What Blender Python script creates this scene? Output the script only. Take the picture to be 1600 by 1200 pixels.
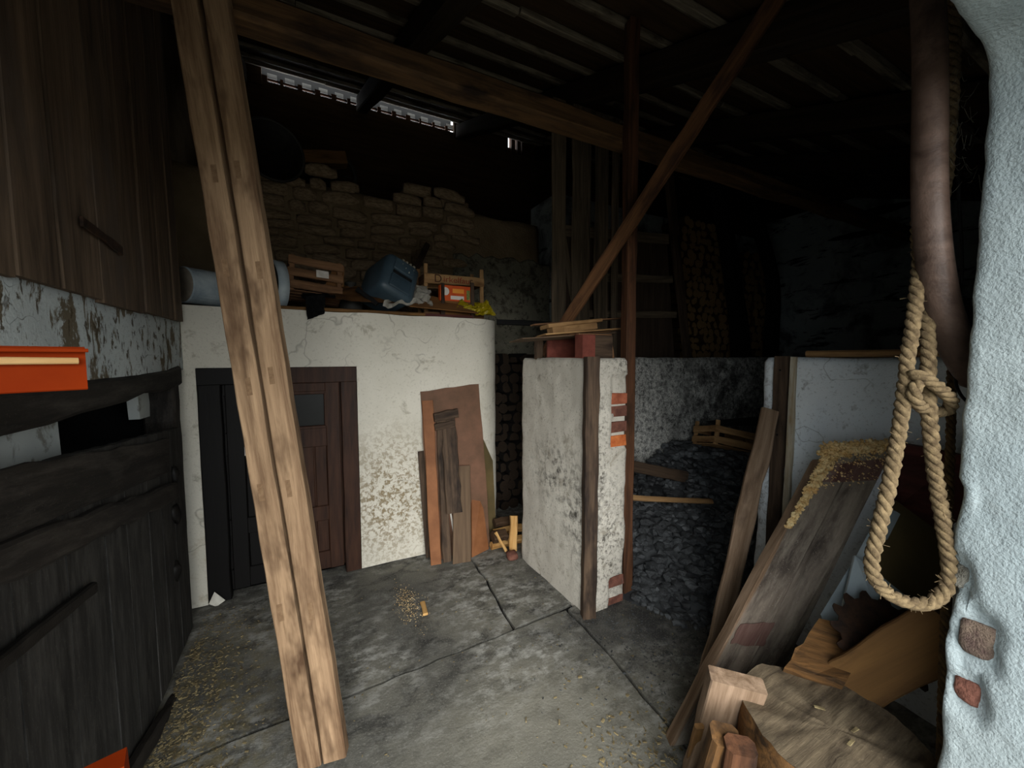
import bpy, bmesh, math, random
from mathutils import Vector, Matrix, noise
R = random.Random(7)
for o in list(bpy.data.objects): bpy.data.objects.remove(o)
SC = bpy.context.scene; COL = SC.collection
# ---------------------------------------------------------------- camera
F, YAW, PIT, EYE = 615.0, math.radians(27.5), math.atan(43/615), 1.45
FW = Vector((math.sin(YAW)*math.cos(PIT), math.cos(YAW)*math.cos(PIT), -math.sin(PIT)))
RT = Vector((math.cos(YAW), -math.sin(YAW), 0)); UP = RT.cross(FW)
CAM = Vector((0, 0, EYE))
cd = bpy.data.cameras.new('camera'); cam = bpy.data.objects.new('camera', cd); COL.objects.link(cam)
cd.sensor_fit = 'HORIZONTAL'; cd.sensor_width = 36; cd.lens = 36*F/1600; cd.clip_start = 0.02
cam.location = CAM; cam.rotation_euler = FW.to_track_quat('-Z', 'Y').to_euler(); SC.camera = cam
# ---------------------------------------------------------------- light: overcast yard seen through the doorway behind the camera
W = bpy.data.worlds.new('overcast_sky'); SC.world = W; W.use_nodes = True
bg = W.node_tree.nodes['Background']; bg.inputs[0].default_value = (.90, .96, 1.0, 1); bg.inputs[1].default_value = 2.0
sd = bpy.data.lights.new('veiled_sun', 'SUN'); sun = bpy.data.objects.new('veiled_sun', sd); COL.objects.link(sun)
sd.energy = 2.0; sd.angle = math.radians(55); sd.color = (1, .97, .92)
sun.rotation_euler = Vector((.30, 1, -.45)).to_track_quat('-Z', 'Y').to_euler(); sun.location = (-1, -6, 5)
pd = bpy.data.lights.new('doorway_portal', 'AREA'); po = bpy.data.objects.new('doorway_portal', pd); COL.objects.link(po)
pd.shape = 'RECTANGLE'; pd.size = 2.0; pd.size_y = 2.06; pd.cycles.is_portal = True
po.location = (.2, -.38, 1.03); po.rotation_euler = (math.pi/2, 0, 0)
vs = SC.view_settings; vs.view_transform = 'Standard'; vs.look = 'None'; vs.gamma = 1; vs.use_curve_mapping = False
vs.exposure = 1.32
try:
    SC.cycles.use_denoising = True; SC.cycles.max_bounces = 10; SC.cycles.diffuse_bounces = 6
except Exception: pass

# ---------------------------------------------------------------- pixel -> place
def ray(x, y): return FW + RT*((x-800)/F) + UP*((600-y)/F)
def onax(x, y, k, v):
    d = ray(x, y); t = (v-CAM[k])/d[k]; return CAM + d*t
def PX(x, y, v): return onax(x, y, 0, v)
def PY(x, y, v): return onax(x, y, 1, v)
def PZ(x, y, v=0.): return onax(x, y, 2, v)
def PA(x, y, a): return CAM + ray(x, y)*a

# ---------------------------------------------------------------- materials
def srgb(h):
    c = [int(h[i:i+2], 16)/255 for i in (0, 2, 4)]
    return tuple((v/12.92 if v <= .04045 else ((v+.055)/1.055)**2.4) for v in c)+(1,)
class NT:
    def __init__(s, name):
        s.m = bpy.data.materials.new(name); s.m.use_nodes = True; s.t = s.m.node_tree; s.n = s.t.nodes
        s.b = s.n['Principled BSDF']
    def new(s, t, **k):
        n = s.n.new(t)
        for a, b in k.items(): setattr(n, a, b)
        return n
    def lk(s, a, b): s.t.links.new(a, b)
    def coords(s, rnd=True):
        tc = s.new('ShaderNodeTexCoord')
        if not rnd: return tc.outputs['Object']
        oi = s.new('ShaderNodeObjectInfo'); mu = s.new('ShaderNodeMath', operation='MULTIPLY'); mu.inputs[1].default_value = 37
        s.lk(oi.outputs['Random'], mu.inputs[0]); va = s.new('ShaderNodeVectorMath', operation='ADD')
        s.lk(tc.outputs['Object'], va.inputs[0]); s.lk(mu.outputs[0], va.inputs[1]); return va.outputs[0]
    def noise(s, co, sc, detail=5, rough=.6, dist=0.):
        mp = s.new('ShaderNodeMapping'); sc = sc if isinstance(sc, tuple) else (sc,)*3
        mp.inputs['Scale'].default_value = sc; s.lk(co, mp.inputs[0])
        n = s.new('ShaderNodeTexNoise'); n.inputs['Scale'].default_value = 1; n.inputs['Detail'].default_value = detail
        n.inputs['Roughness'].default_value = rough; n.inputs['Distortion'].default_value = dist
        s.lk(mp.outputs[0], n.inputs['Vector']); return n.outputs['Fac']
    def rng(s, f, a, b, c=0., d=1.):
        m = s.new('ShaderNodeMapRange', clamp=True)
        for i, v in enumerate((a, b, c, d)): m.inputs[i+1].default_value = v
        s.lk(f, m.inputs[0]); return m.outputs[0]
    def mul(s, a, b):
        m = s.new('ShaderNodeMath', operation='MULTIPLY'); s.lk(a, m.inputs[0])
        if isinstance(b, (int, float)): m.inputs[1].default_value = b
        else: s.lk(b, m.inputs[1])
        return m.outputs[0]
    def mix(s, f, a, b):
        m = s.new('ShaderNodeMix', data_type='RGBA')
        if isinstance(f, (int, float)): m.inputs[0].default_value = f
        else: s.lk(f, m.inputs[0])
        for i, v in ((6, a), (7, b)):
            if isinstance(v, tuple): m.inputs[i].default_value = v
            else: s.lk(v, m.inputs[i])
        return m.outputs[2]
    def ball(s, co, c, r):      # soft round region around a point
        mp = s.new('ShaderNodeMapping'); mp.vector_type = 'TEXTURE'
        mp.inputs['Location'].default_value = c; mp.inputs['Scale'].default_value = r if isinstance(r, tuple) else (r,)*3
        s.lk(co, mp.inputs[0]); l = s.new('ShaderNodeVectorMath', operation='LENGTH'); s.lk(mp.outputs[0], l.inputs[0])
        return s.rng(l.outputs['Value'], 1.0, .25)
    def bump(s, h, st=.5, d=.01):
        b = s.new('ShaderNodeBump'); b.inputs['Strength'].default_value = st; b.inputs['Distance'].default_value = d
        s.lk(h, b.inputs['Height'])
        if s.b.inputs['Normal'].links: s.lk(s.b.inputs['Normal'].links[0].from_socket, b.inputs['Normal'])
        s.lk(b.outputs[0], s.b.inputs['Normal'])
    def done(s, col, rough=.85, spec=.25):
        if isinstance(col, tuple): s.b.inputs['Base Color'].default_value = col
        else: s.lk(col, s.b.inputs['Base Color'])
        s.b.inputs['Roughness'].default_value = rough; s.b.inputs['Specular IOR Level'].default_value = spec
        return s.m
def wood(name, c1, c2, c3=None, fine=1., rough=.8, dirt=None, knots=True, lift=0):
    t = NT(name); co = t.coords()
    g = t.noise(co, (2.2*fine, 34*fine, 34*fine), 6, .65, .6); g2 = t.noise(co, (7*fine, 160*fine, 160*fine), 3, .7)
    c = t.mix(t.rng(g, .32, .68), srgb(c1), srgb(c2))
    if c3: c = t.mix(t.rng(t.noise(co, (3, 9, 9), 4), .5, .68), c, srgb(c3))
    c = t.mix(t.mul(t.rng(g2, .55, .7), .45), c, srgb(c1))
    if dirt: c = t.mix(t.mul(t.rng(t.noise(co, (5, 26, 26), 8, .75), .46, .72), .7), c, srgb(dirt)); c = t.mix(t.mul(t.rng(t.noise(co, 130, 3, .7), .62, .68), .5), c, srgb(dirt))
    t.bump(g, .5, .004); t.bump(g2, .5, .002)
    return t.done(c, rough)
def plain(name, c1, c2=None, sc=8, rough=.7, bump=.3, bd=.004, met=0., spec=.3, det=5):
    t = NT(name); co = t.coords(); n = t.noise(co, sc, det)
    c = t.mix(t.rng(n, .35, .65), srgb(c1), srgb(c2 or c1))
    t.bump(t.noise(co, sc*6, 4), bump, bd); t.b.inputs['Metallic'].default_value = met
    return t.done(c, rough, spec)
def plaster(name, c1, c2, grain=160, bump=.5, bd=.004, stains=(), speck=None, cracks=None, soft=6):
    """stains: (colour, scale, lo, hi, amount, [(centre, radius)...])"""
    t = NT(name); co = t.coords(False)
    c = t.mix(t.rng(t.noise(co, 1.7, 5), .35, .65), srgb(c1), srgb(c2))
    for (sc_, scale, lo, hi, amt, balls) in stains:
        f = t.mul(t.rng(t.noise(co, scale, 7, .68, .4), lo, hi), amt)
        if balls:
            tot = None
            for (ce, ra) in balls:
                b = t.ball(co, ce, ra)
                if tot is None: tot = b
                else:
                    m = t.new('ShaderNodeMath', operation='MAXIMUM'); t.lk(tot, m.inputs[0]); t.lk(b, m.inputs[1]); tot = m.outputs[0]
            f = t.mul(f, tot)
        c = t.mix(f, c, srgb(sc_))
    if speck: c = t.mix(t.mul(t.rng(t.noise(co, 70, 4, .7), .57, .66), speck[1]), c, srgb(speck[0]))
    if cracks:
        v = t.new('ShaderNodeTexVoronoi', feature='DISTANCE_TO_EDGE'); v.inputs['Scale'].default_value = cracks[1]
        mp = t.new('ShaderNodeMapping'); t.lk(co, mp.inputs[0])
        nz = t.new('ShaderNodeTexNoise'); nz.inputs['Scale'].default_value = 5; t.lk(co, nz.inputs[0])
        ad = t.new('ShaderNodeVectorMath', operation='ADD'); t.lk(co, ad.inputs[0])
        s3 = t.new('ShaderNodeVectorMath', operation='SCALE'); s3.inputs['Scale'].default_value = .5; t.lk(nz.outputs['Color'], s3.inputs[0])
        t.lk(s3.outputs[0], ad.inputs[1]); t.lk(ad.outputs[0], v.inputs['Vector'])
        f = t.mul(t.rng(v.outputs['Distance'], .012, .0), t.rng(t.noise(co, 2.3, 4), .47, .55))
        c = t.mix(t.mul(f, cracks[2]), c, srgb(cracks[0]))
    t.bump(t.noise(co, soft, 5), .4, .02); t.bump(t.noise(co, grain, 4, .6), bump, bd)
    return t.done(c, .92, .15)

M = {}
M['timber'] = wood('sawn_timber', '604833', 'a78a6b', '4d3826', .8)
M['beam'] = wood('old_beam', '38291a', '6e5234', '281c12', .7)
M['beam_dark'] = wood('sooty_rafter', '1d1710', '3a2e20', None, .7)
M['batten'] = wood('grey_batten', '5c5346', 'a39985', '3e372c', 1.)
M['redpost'] = wood('red_brown_post', '2e1b10', '64412a', '22150c', .8)
M['brace'] = wood('brace_board', '442c1b', '7d5738', '33211a', .8)
M['wallboard'] = wood('weathered_wall_board', '33281d', '6b5846', '4e4238', .6)
M['gate'] = wood('tarred_gate_board', '161513', '34322f', '201e1c', .6, .75, '4d4a45')
M['gate_rail'] = wood('tarred_gate_rail', '100e0c', '27221d', '1c1815', .6, .75, '45403a')
M['doorpaint'] = wood('brown_door_paint', '1a0d09', '35201a', None, .5, .55)
M['slat'] = wood('grey_slat', '423a2f', '7a6a56', None, 1.)
M['darkpanel'] = wood('dark_old_door', '2c221a', '4a3c30', None, .8)
M['black_timber'] = wood('charcoal_black_timber', '050505', '0e0d0c', None, .8)  # even near-black wood tone
M['hardboard'] = plain('brown_hardboard', '57402f', '745340', 5, .7, .3, .002)
M['orangeboard'] = plain('orange_brown_board', '714628', '8a5a38', 6, .7, .3, .002)
M['oldgrey'] = wood('weathered_dark_board', '2b211a', '5c4a3a', '1c1512', 1.)
M['greyplank'] = wood('grey_brown_plank', '4a3a2c', '6e5a46', None, .7)
M['pale'] = wood('pale_split_wood', 'a5783f', 'd6b076', '8a6030', .8)
M['lightwood'] = wood('crate_slat_wood', '7d5d3c', 'b48e60', '664728', .9)
M['cratewood'] = wood('old_crate_wood', '5a3d28', '8f6a4b', '47301f', .9)
M['bigboard'] = wood('dusty_wide_board', '5a5046', '8a7d70', '473e37', .5, .85, '9a8f80')
M['boardedge'] = wood('raw_board_edge', '5f4a36', '98806a', '46362a', .8)
M['redpaint'] = wood('worn_red_paint', '4a2b27', '7a6258', '6a5850', .5)
M['redboard'] = wood('dark_red_board', '3a1c18', '5e302a', '4a2a25', .6, .7)
M['olive'] = plain('olive_panel', '4a4028', '655535', 3, .6, .2, .002)
M['bluewhite'] = plain('blue_white_panel', '8e9aa0', 'aab4b6', 4, .6, .2, .002)
M['tanboard'] = wood('tan_board', '553b20', '7d5b32', '432e18', .4)
M['stump_top'] = wood('axe_scarred_end_grain', '40362a', '6e604c', '2c241b', 1.2, .95, '7d6f59')
M['strip'] = wood('white_flaked_strip', '8a7453', 'c9c2b0', 'b8b4a8', 1.)
M['stamp'] = plain('stamped_mark', '6d543c', '7f664c', 60, .9)
M['logend_dark'] = plain('sooty_firewood_end', '1d1610', '33271b', 14, .95)  # log end darkened in colour to carry the shade of the gap
M['bark_dark'] = plain('sombre_shaded_bark', '0d0a08', '1a1410', 14, .95)  # bark darkened likewise, shade put into its colour
M['stump'] = wood('stump_bark', '3a2b1c', '8a6238', '241a11', .8)
M['rusty'] = plain('rusted_steel', '1d130d', '3a2618', 30, .7, .4, .002, .3)
M['iron'] = plain('black_iron', '0c0b0a', '1d1a17', 30, .6, .4, .002, .3)
M['brick'] = plain('red_brick', '8a4a33', 'b0664a', 22, .95, .8, .006)
M['brick2'] = plain('dark_brick', '5c3a30', '7d5244', 22, .95, .8, .006)
M['brick3'] = plain('orange_brick', 'b0562a', 'cf7a45', 22, .95, .8, .006)
M['rubble'] = plain('rubble_stone', '7d6850', 'b09a7c', 9, .95, .9, .01)
M['mortar'] = plaster('rubble_mortar', '64543e', '8c7a60', 60, .9, .01, soft=12)
M['coal'] = plain('black_coal_a', '08090a', '181a1c', 12, .45, .5, .004, 0, .5)
M['coaldust'] = plain('coal_dust', '0a0a0b', '1a1a1b', 30, .9, .6, .004)
M['orange'] = plain('orange_enamel', '6e2002', '792703', 6, .8, .15, .001, 0, .08)
M['striplight'] = wood('pale_wood_strip', 'a58050', 'c0a070', None, .8)
M['drum'] = plain('pale_enamel', '8b98a0', 'b9c2c4', 7, .5, .3, .002)
M['drumend'] = plain('stained_drum_end', '5a5145', '7e7568', 7, .6, .3, .002)
M['darkmetal'] = plain('dark_grey_metal', '23221f', '3a3833', 10, .6, .3, .002)
M['blueplastic'] = plain('grey_blue_plastic', '2a3841', '42545f', 4, .45, .2, .002, 0, .5)
M['white_smear'] = plain('white_paint_drips', 'cfc7b4', 'b0a690', 20, .9)
M['whitecloth'] = plain('crumpled_white_plastic', 'a39d90', 'd8d4c8', 9, .5, .2, .002)
M['blackcloth'] = plain('black_cloth', '0b0b0c', '1a1a1b', 40, .95, .5, .003)
M['cardboard'] = plain('brown_cardboard', '5c3d22', '80582f', 5, .9, .2, .002)
M['yellow'] = plain('yellow_plastic_bag', 'a79407', 'd0bc20', 8, .4, .2, .002, 0, .5)
M['cartonorange'] = plain('orange_carton', 'c74a15', 'dd6428', 5, .6, .1, .001)
M['cartonlight'] = plain('carton_light_print', 'd8cfc4', 'e6ded4', 5, .6, .1, .001)
M['cartonyellow'] = plain('carton_amber_print', 'f0902c', 'f0a040', 5, .6, .1, .001)
M['cartongreen'] = plain('carton_green_print', '4d6a34', '8a8f4a', 40, .6, .1, .001)
M['paper'] = plain('white_paper_label', 'c8c0b4', 'ddd6cc', 30, .8, .1, .001)
M['print'] = plain('red_brown_print', '7a2c18', '8f3a22', 20, .8, .1, .001)
M['print_dark'] = plain('dark_brown_print', '3a2013', '4a2a18', 20, .8, .1, .001)
M['redbox'] = plain('red_painted_wood', '55281f', '7a4034', 9, .8, .3, .002)
M['rope'] = plain('hemp_rope', '4d3f2c', '7d6b4e', 60, .95, .6, .003)
M['rope_dark'] = plain('dark_old_rope', '3a2c1b', '66502f', 60, .95, .6, .003)
M['shaft'] = wood('smooth_brown_shaft', '3a2c25', '625046', '4a3a31', .5, .5)
M['leather'] = plain('black_leather', '070707', '121111', 20, .5, .4, .003)
M['shavings'] = plain('wood_shavings', 'd8b070', 'f2dca8', 40, .9, .5, .003)
M['chips'] = plain('straw_chips', '564a33', '92835f', 30, .9, .3, .003)
M['bark'] = wood('firewood_bark', '2e2116', '4d3926', None, .8)
M['logend'] = plain('firewood_end', '745a38', 'a28254', 14, .9, .5, .004)
M['glass'] = plain('dark_dusty_glass', '050604', '0b0d08', 6, .4, .05, .001, 0, .15)
M['cobweb'] = plain('dusty_cobweb', '5a584c', '77746a', 30, .95)
M['tile'] = plain('clay_tile', '3c2a20', '5a4030', 9, .9, .4, .004)
M['deck'] = wood('roof_deck_underside', '3a2c1e', '584530', None, .6)
M['void'] = plain('black_empty_depth', '040404', '090908', 5, .95)  # flat black colour standing in for unlit depth behind gaps
M['yard'] = plain('yard_cobbles', '6c6860', '7d796f', 20, .95)
M['patch'] = plaster('limewashed_board', 'aab0ae', 'bcc0bb', 90, .4, .003, (('6c6558', 9, .56, .64, .7, ()),))
M['bunker'] = plaster('cellar_limewash', 'c4bfb1', 'd2cdc0', 90, .5, .004,
    (('7c6c4e', 38, .47, .57, .9, (((.5, 2.76, .45), (.55, .5, .62)), ((.9, 2.76, .3), (.5, .5, .4)))),
     ('a89c86', 12, .54, .66, .6, (((-.6, 2.76, .15), (.3, .5, .5)), ((1.25, 2.8, .6), (.25, .5, .8)))),
     ('847c6a', 7, .60, .67, .5, ())), ('6d6552', .25), ('4a4438', 1.3, .4))
M['binleft'] = plaster('bin_wall_limewash', 'bdb7ab', 'ccc7bb', 110, .6, .004,
    (('26241f', 22, .46, .66, .9, (((1.34, 1.95, .72), (.4, .42, .30)), ((1.34, 1.75, .55), (.3, .3, .35)))),
     ('33302a', 40, .48, .62, .85, (((1.5, 1.66, .35), (.25, .3, .55)), ((1.42, 1.66, .7), (.10, .3, .9)), ((1.62, 1.66, 1.42), (.2, .3, .12)))),
     ('8c8474', 8, .56, .66, .6, ())), ('4f493d', .5))
M['binback'] = plaster('sooty_bin_wall', 'd2d1ca', 'e0dfd8', 80, .6, .005,
    (('26272a', 30, .42, .66, .9, ()), ('1c1c1c', 5, .40, .60, .85, (((3.6, 2.4, 1.0), (1.3, .5, 1.2)), ((2.0, 2.4, .35), (.9, .5, .55)))), ('262624', 120, .5, .6, .7, ())))
M['binright'] = plaster('bin_end_limewash', 'd6dfe6', 'e3e9ec', 120, .5, .004,
    (('6f706c', 14, .58, .66, .5, ()), ('55524a', 26, .5, .62, .7, (((2.15, 1.22, .9), (.3, .07, .8)),))), ('5b5d5c', .35), ('565a5a', 2.2, .5))
M['leftplaster'] = plaster('peeling_limewash', 'a9b0b1', 'bac0be', 110, .5, .004,
    (('5d513d', (11, 11, 5), .53, .57, .95, ()), ('463c2c', (26, 26, 14), .57, .61, .9, ())), ('4a4234', .35), ('3a3328', 6, .9))
M['jamb'] = plaster('rough_cast_render', '909c9f', '9ca6a7', 150, .8, .005,
    (('7d8280', 9, .58, .7, .4, ()),), None, None, 9)
M['jambstone'] = plain('exposed_jamb_stone', '64504a', '93806f', 45, .95, 1., .012)
M['mortarstone'] = plain('exposed_mortar', '6d6a60', '8d8a80', 45, .95, 1., .012)
M['backplaster'] = plaster('grey_back_plaster', '6d6a5c', '8a8676', 40, .7, .01,
    (('3a362c', 6, .5, .62, .8, ()), ('2d2a22', 20, .54, .62, .7, ())), soft=8)
M['farplaster'] = plaster('grey_far_plaster', '9aa2a3', 'adb4b3', 40, .6, .01,
    (('0c0c0c', (3, 2.2, 10), .58, .63, .95, ()), ('2a2c2c', 3, .48, .62, .8, ())), soft=5)
def concrete():
    t = NT('sooty_concrete'); co = t.coords(False)
    c = t.mix(t.rng(t.noise(co, 1.6, 6, .6), .35, .65), srgb('4d4c48'), srgb('777469'))
    c = t.mix(t.mul(t.rng(t.noise(co, (5, 7.5, 5), 9, .72, .5), .48, .62), .8), c, srgb('302f2d'))
    c = t.mix(t.mul(t.mul(t.rng(t.noise(co, (11, 16, 11), 9, .76), .47, .62), .9), t.rng(t.noise(co, 1.5, 4), .42, .58)), c, srgb('a8a7a0'))
    pale = t.ball(co, (.75, 1.15, 0), (.75, .55, 1)); c = t.mix(t.mul(pale, .45), c, srgb('8a8677'))
    coal = t.mul(t.ball(co, (1.75, 1.5, 0), (.75, .6, 1)), t.rng(t.noise(co, 9, 6), .3, .55)); c = t.mix(t.mul(coal, .8), c, srgb('2a2a2b'))
    straw = t.mul(t.ball(co, (-.4, 1.75, 0), (.35, 1.1, 1)), t.rng(t.noise(co, 25, 6), .45, .6)); c = t.mix(t.mul(straw, .6), c, srgb('6e6342'))
    c = t.mix(t.mul(t.rng(t.noise(co, 120, 4, .7), .56, .64), .5), c, srgb('8f8c84'))
    t.bump(t.noise(co, 9, 6), .5, .012); t.bump(t.noise(co, 90, 5, .7), .6, .004)
    return t.done(c, .82, .3)
M['concrete'] = concrete()
def doortone(name, c1, c2):
    # the brown of the cellar door turns near-black towards its left side
    t = NT(name); co = t.coords(False); tc = t.new('ShaderNodeNewGeometry')
    g = t.noise(tc.outputs['Position'], (30, 30, 3), 5, .65)
    c = t.mix(t.rng(g, .35, .65), srgb(c1), srgb(c2))
    sx = t.new('ShaderNodeSeparateXYZ'); t.lk(tc.outputs['Position'], sx.inputs[0])
    w = t.new('ShaderNodeMath', operation='ADD'); t.lk(sx.outputs[0], w.inputs[0]); t.lk(t.mul(t.noise(tc.outputs['Position'], 4, 4), .3), w.inputs[1])
    c = t.mix(t.rng(w.outputs[0], .04, -.03), c, srgb('080605'))
    t.bump(g, .4, .003)
    return t.done(c, .6, .2)
M['doorpaint'] = doortone('brown_door_paint', '27170f', '41291c')
def coalmat():
    t = NT('black_coal'); co = t.coords(); t.bump(t.noise(co, 30, 4), .6, .006)
    return t.done(t.mix(t.rng(t.noise(co, 8), .4, .65), srgb('27282a'), srgb('56595b')), .6, .4)
M['coal'] = coalmat()

# ---------------------------------------------------------------- builders
WM = {}
def link(name, me, mat, parent=None, Mx=None, smooth=False):
    if isinstance(me, bmesh.types.BMesh):
        b = me; me = bpy.data.meshes.new(name); b.normal_update(); b.to_mesh(me); b.free()
    o = bpy.data.objects.new(name, me); COL.objects.link(o)
    if mat and not me.materials: me.materials.append(M[mat] if isinstance(mat, str) else mat)
    Mx = Mx or Matrix(); WM[o.name] = Mx
    if parent is not None:
        o.parent = parent; o.matrix_parent_inverse = WM[parent.name].inverted()
    o.matrix_basis = Mx
    if smooth:
        for p in me.polygons: p.use_smooth = True
    return o
def tag(o, label, cat, group=None, kind=None):
    if label: o['label'] = label
    if cat: o['category'] = cat
    if group: o['group'] = group
    if kind: o['kind'] = kind
    return o
def thing(name, loc, label, cat, group=None, kind=None):
    o = bpy.data.objects.new(name, None); COL.objects.link(o); o.empty_display_size = .1
    o.location = loc; WM[o.name] = Matrix.Translation(loc); return tag(o, label, cat, group, kind)
def struct(o, label=None, cat=None): return tag(o, label, cat, None, 'structure')
def frame(p0, p1, n):
    x = (p1-p0).normalized(); z = (n-x*n.dot(x)).normalized(); y = z.cross(x)
    return Matrix(((x.x, y.x, z.x, p0.x), (x.y, y.y, z.y, p0.y), (x.z, y.z, z.z, p0.z), (0, 0, 0, 1)))
def plank_bm(L, W_, T, seg=6, jit=.003, ch=.004, bow=0., rng=R):
    b = bmesh.new(); rings = []; w, t = W_/2, T/2; ch = min(ch, w*.5, t*.5)
    sec = [(-w+ch, -t), (w-ch, -t), (w, -t+ch), (w, t-ch), (w-ch, t), (-w+ch, t), (-w, t-ch), (-w, -t+ch)]
    for i in range(seg+1):
        u = i/seg; k = bow*math.sin(math.pi*u)
        a, c = rng.uniform(-jit, jit), rng.uniform(-jit, jit); e = rng.uniform(-jit, jit) if i in (0, seg) else 0
        rings.append([b.verts.new((u*L+e, y*(1+(a if y > 0 else c)/max(w, .01)), z+k)) for (y, z) in sec])
    for i in range(seg):
        for j in range(8): b.faces.new((rings[i][j], rings[i][(j+1) % 8], rings[i+1][(j+1) % 8], rings[i+1][j]))
    b.faces.new(rings[0][::-1]); b.faces.new(rings[-1]); bmesh.ops.recalc_face_normals(b, faces=b.faces); return b
def board(name, p0, p1, W_, T, mat, n=(0, -1, 0), parent=None, seg=6, jit=.003, ch=.004, bow=0.):
    p0, p1, n = Vector(p0), Vector(p1), Vector(n)
    return link(name, plank_bm((p1-p0).length, W_, T, seg, jit, ch, bow), mat, parent, frame(p0, p1, n))
def slab(name, pts, T, mat, parent=None, grain=None, n=None, rag=0., sub=0):
    """polygon (world points) given thickness T behind its face; local X runs along the grain"""
    pts = [Vector(p) for p in pts]
    if n is None: n = (pts[1]-pts[0]).cross(pts[-1]-pts[0])
    n = Vector(n).normalized()
    if n.dot(CAM-pts[0]) < 0: n = -n
    g = Vector(grain) if grain else pts[1]-pts[0]
    Mx = frame(pts[0], pts[0]+g, n); inv = Mx.inverted(); q = [inv @ p for p in pts]
    if sub:
        r = []
        for i, p in enumerate(q):
            nx = q[(i+1) % len(q)]
            for k in range(sub):
                v = p.lerp(nx, k/sub)
                if k: v += Vector((R.uniform(-rag, rag), R.uniform(-rag, rag), 0))
                r.append(v)
        q = r
    b = bmesh.new(); top = [b.verts.new(p) for p in q]; bot = [b.verts.new(p-Vector((0, 0, T))) for p in q]
    b.faces.new(top); b.faces.new(bot[::-1])
    for i in range(len(q)): b.faces.new((top[i], bot[i], bot[(i+1) % len(q)], top[(i+1) % len(q)]))
    bmesh.ops.recalc_face_normals(b, faces=b.faces)
    e = [x for x in b.edges if any(f in top[0].link_faces for f in x.link_faces)]
    return link(name, b, mat, parent, Mx)
def boxbm(x0, x1, y0, y1, z0, z1, b=None):
    b = b or bmesh.new(); v = [b.verts.new((x, y, z)) for x in (x0, x1) for y in (y0, y1) for z in (z0, z1)]
    for f in ((0, 1, 3, 2), (4, 6, 7, 5), (0, 4, 5, 1), (2, 3, 7, 6), (0, 2, 6, 4), (1, 5, 7, 3)): b.faces.new([v[i] for i in f])
    return b
def box(name, x0, x1, y0, y1, z0, z1, mat, parent=None, bev=0.):
    c = Vector(((x0+x1)/2, (y0+y1)/2, z0)); b = boxbm(x0-c.x, x1-c.x, y0-c.y, y1-c.y, 0, z1-z0)
    if bev: bmesh.ops.bevel(b, geom=b.edges[:], offset=bev, segments=2, affect='EDGES')
    return link(name, b, mat, parent, Matrix.Translation(c))
def wbox(name, x0, x1, y0, y1, z0, z1, mat, parent=None):   # box meshed in world coordinates (setting)
    return link(name, boxbm(x0, x1, y0, y1, z0, z1), mat, parent)
def smoothpath(pts, k=8):
    pts = [Vector(p) for p in pts]; out = []
    for i in range(len(pts)-1):
        a, b_, c, d = pts[max(i-1, 0)], pts[i], pts[i+1], pts[min(i+2, len(pts)-1)]
        for j in range(k):
            t = j/k; out.append(.5*((2*b_)+(c-a)*t+(2*a-5*b_+4*c-d)*t*t+(3*b_-a-3*c+d)*t**3))
    return out+[pts[-1]]
def tube_bm(path, r, seg=10, b=None, cap=True):
    b = b or bmesh.new(); rings = []; up = Vector((.13, .41, .9)).normalized()
    rf = r if callable(r) else (lambda u: r)
    for i, p in enumerate(path):
        d = (path[min(i+1, len(path)-1)]-path[max(i-1, 0)]).normalized()
        s = d.cross(up); s = s.normalized() if s.length > .05 else d.orthogonal().normalized(); up = s.cross(d).normalized()
        rr = rf(i/max(1, len(path)-1))
        rings.append([b.verts.new(p+(s*math.cos(a)+up*math.sin(a))*rr) for a in (2*math.pi*j/seg for j in range(seg))])
    for i in range(len(rings)-1):
        for j in range(seg): b.faces.new((rings[i][j], rings[i][(j+1) % seg], rings[i+1][(j+1) % seg], rings[i+1][j]))
    if cap: b.faces.new(rings[0][::-1]); b.faces.new(rings[-1])
    return b
def tube(name, path, r, mat, parent=None, seg=10, k=8):
    p = smoothpath(path, k) if k else [Vector(v) for v in path]; o0 = p[0].copy()
    b = tube_bm([v-o0 for v in p], r, seg); bmesh.ops.recalc_face_normals(b, faces=b.faces)
    return link(name, b, mat, parent, Matrix.Translation(o0), True)
def rope_bm(path, rad, pitch, b=None):
    """three laid strands twisting round a path"""
    b = b or bmesh.new(); P = [Vector(v) for v in path]; L = [0]
    for i in range(1, len(P)): L.append(L[-1]+(P[i]-P[i-1]).length)
    N = max(8, int(L[-1]/(pitch/9))); Q = []; k = 0
    for i in range(N+1):
        s = L[-1]*i/N
        while k < len(P)-2 and L[k+1] < s: k += 1
        Q.append(P[k].lerp(P[k+1], (s-L[k])/max(1e-6, L[k+1]-L[k])))
    up = Vector((.2, .3, .9)); fr = []
    for i, p in enumerate(Q):
        d = (Q[min(i+1, N)]-Q[max(i-1, 0)]).normalized(); s = d.cross(up)
        s = s.normalized() if s.length > .05 else d.orthogonal().normalized(); up = s.cross(d).normalized(); fr.append((s, up.copy()))
    for st in range(3):
        pth = []
        for i, p in enumerate(Q):
            a = 2*math.pi*(L[-1]*i/N/pitch+st/3); pth.append(p+(fr[i][0]*math.cos(a)+fr[i][1]*math.sin(a))*rad*.5+Vector((R.gauss(0, .0006), R.gauss(0, .0006), 0)))
        tube_bm(pth, rad*.56, 7, b)
    return b
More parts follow.
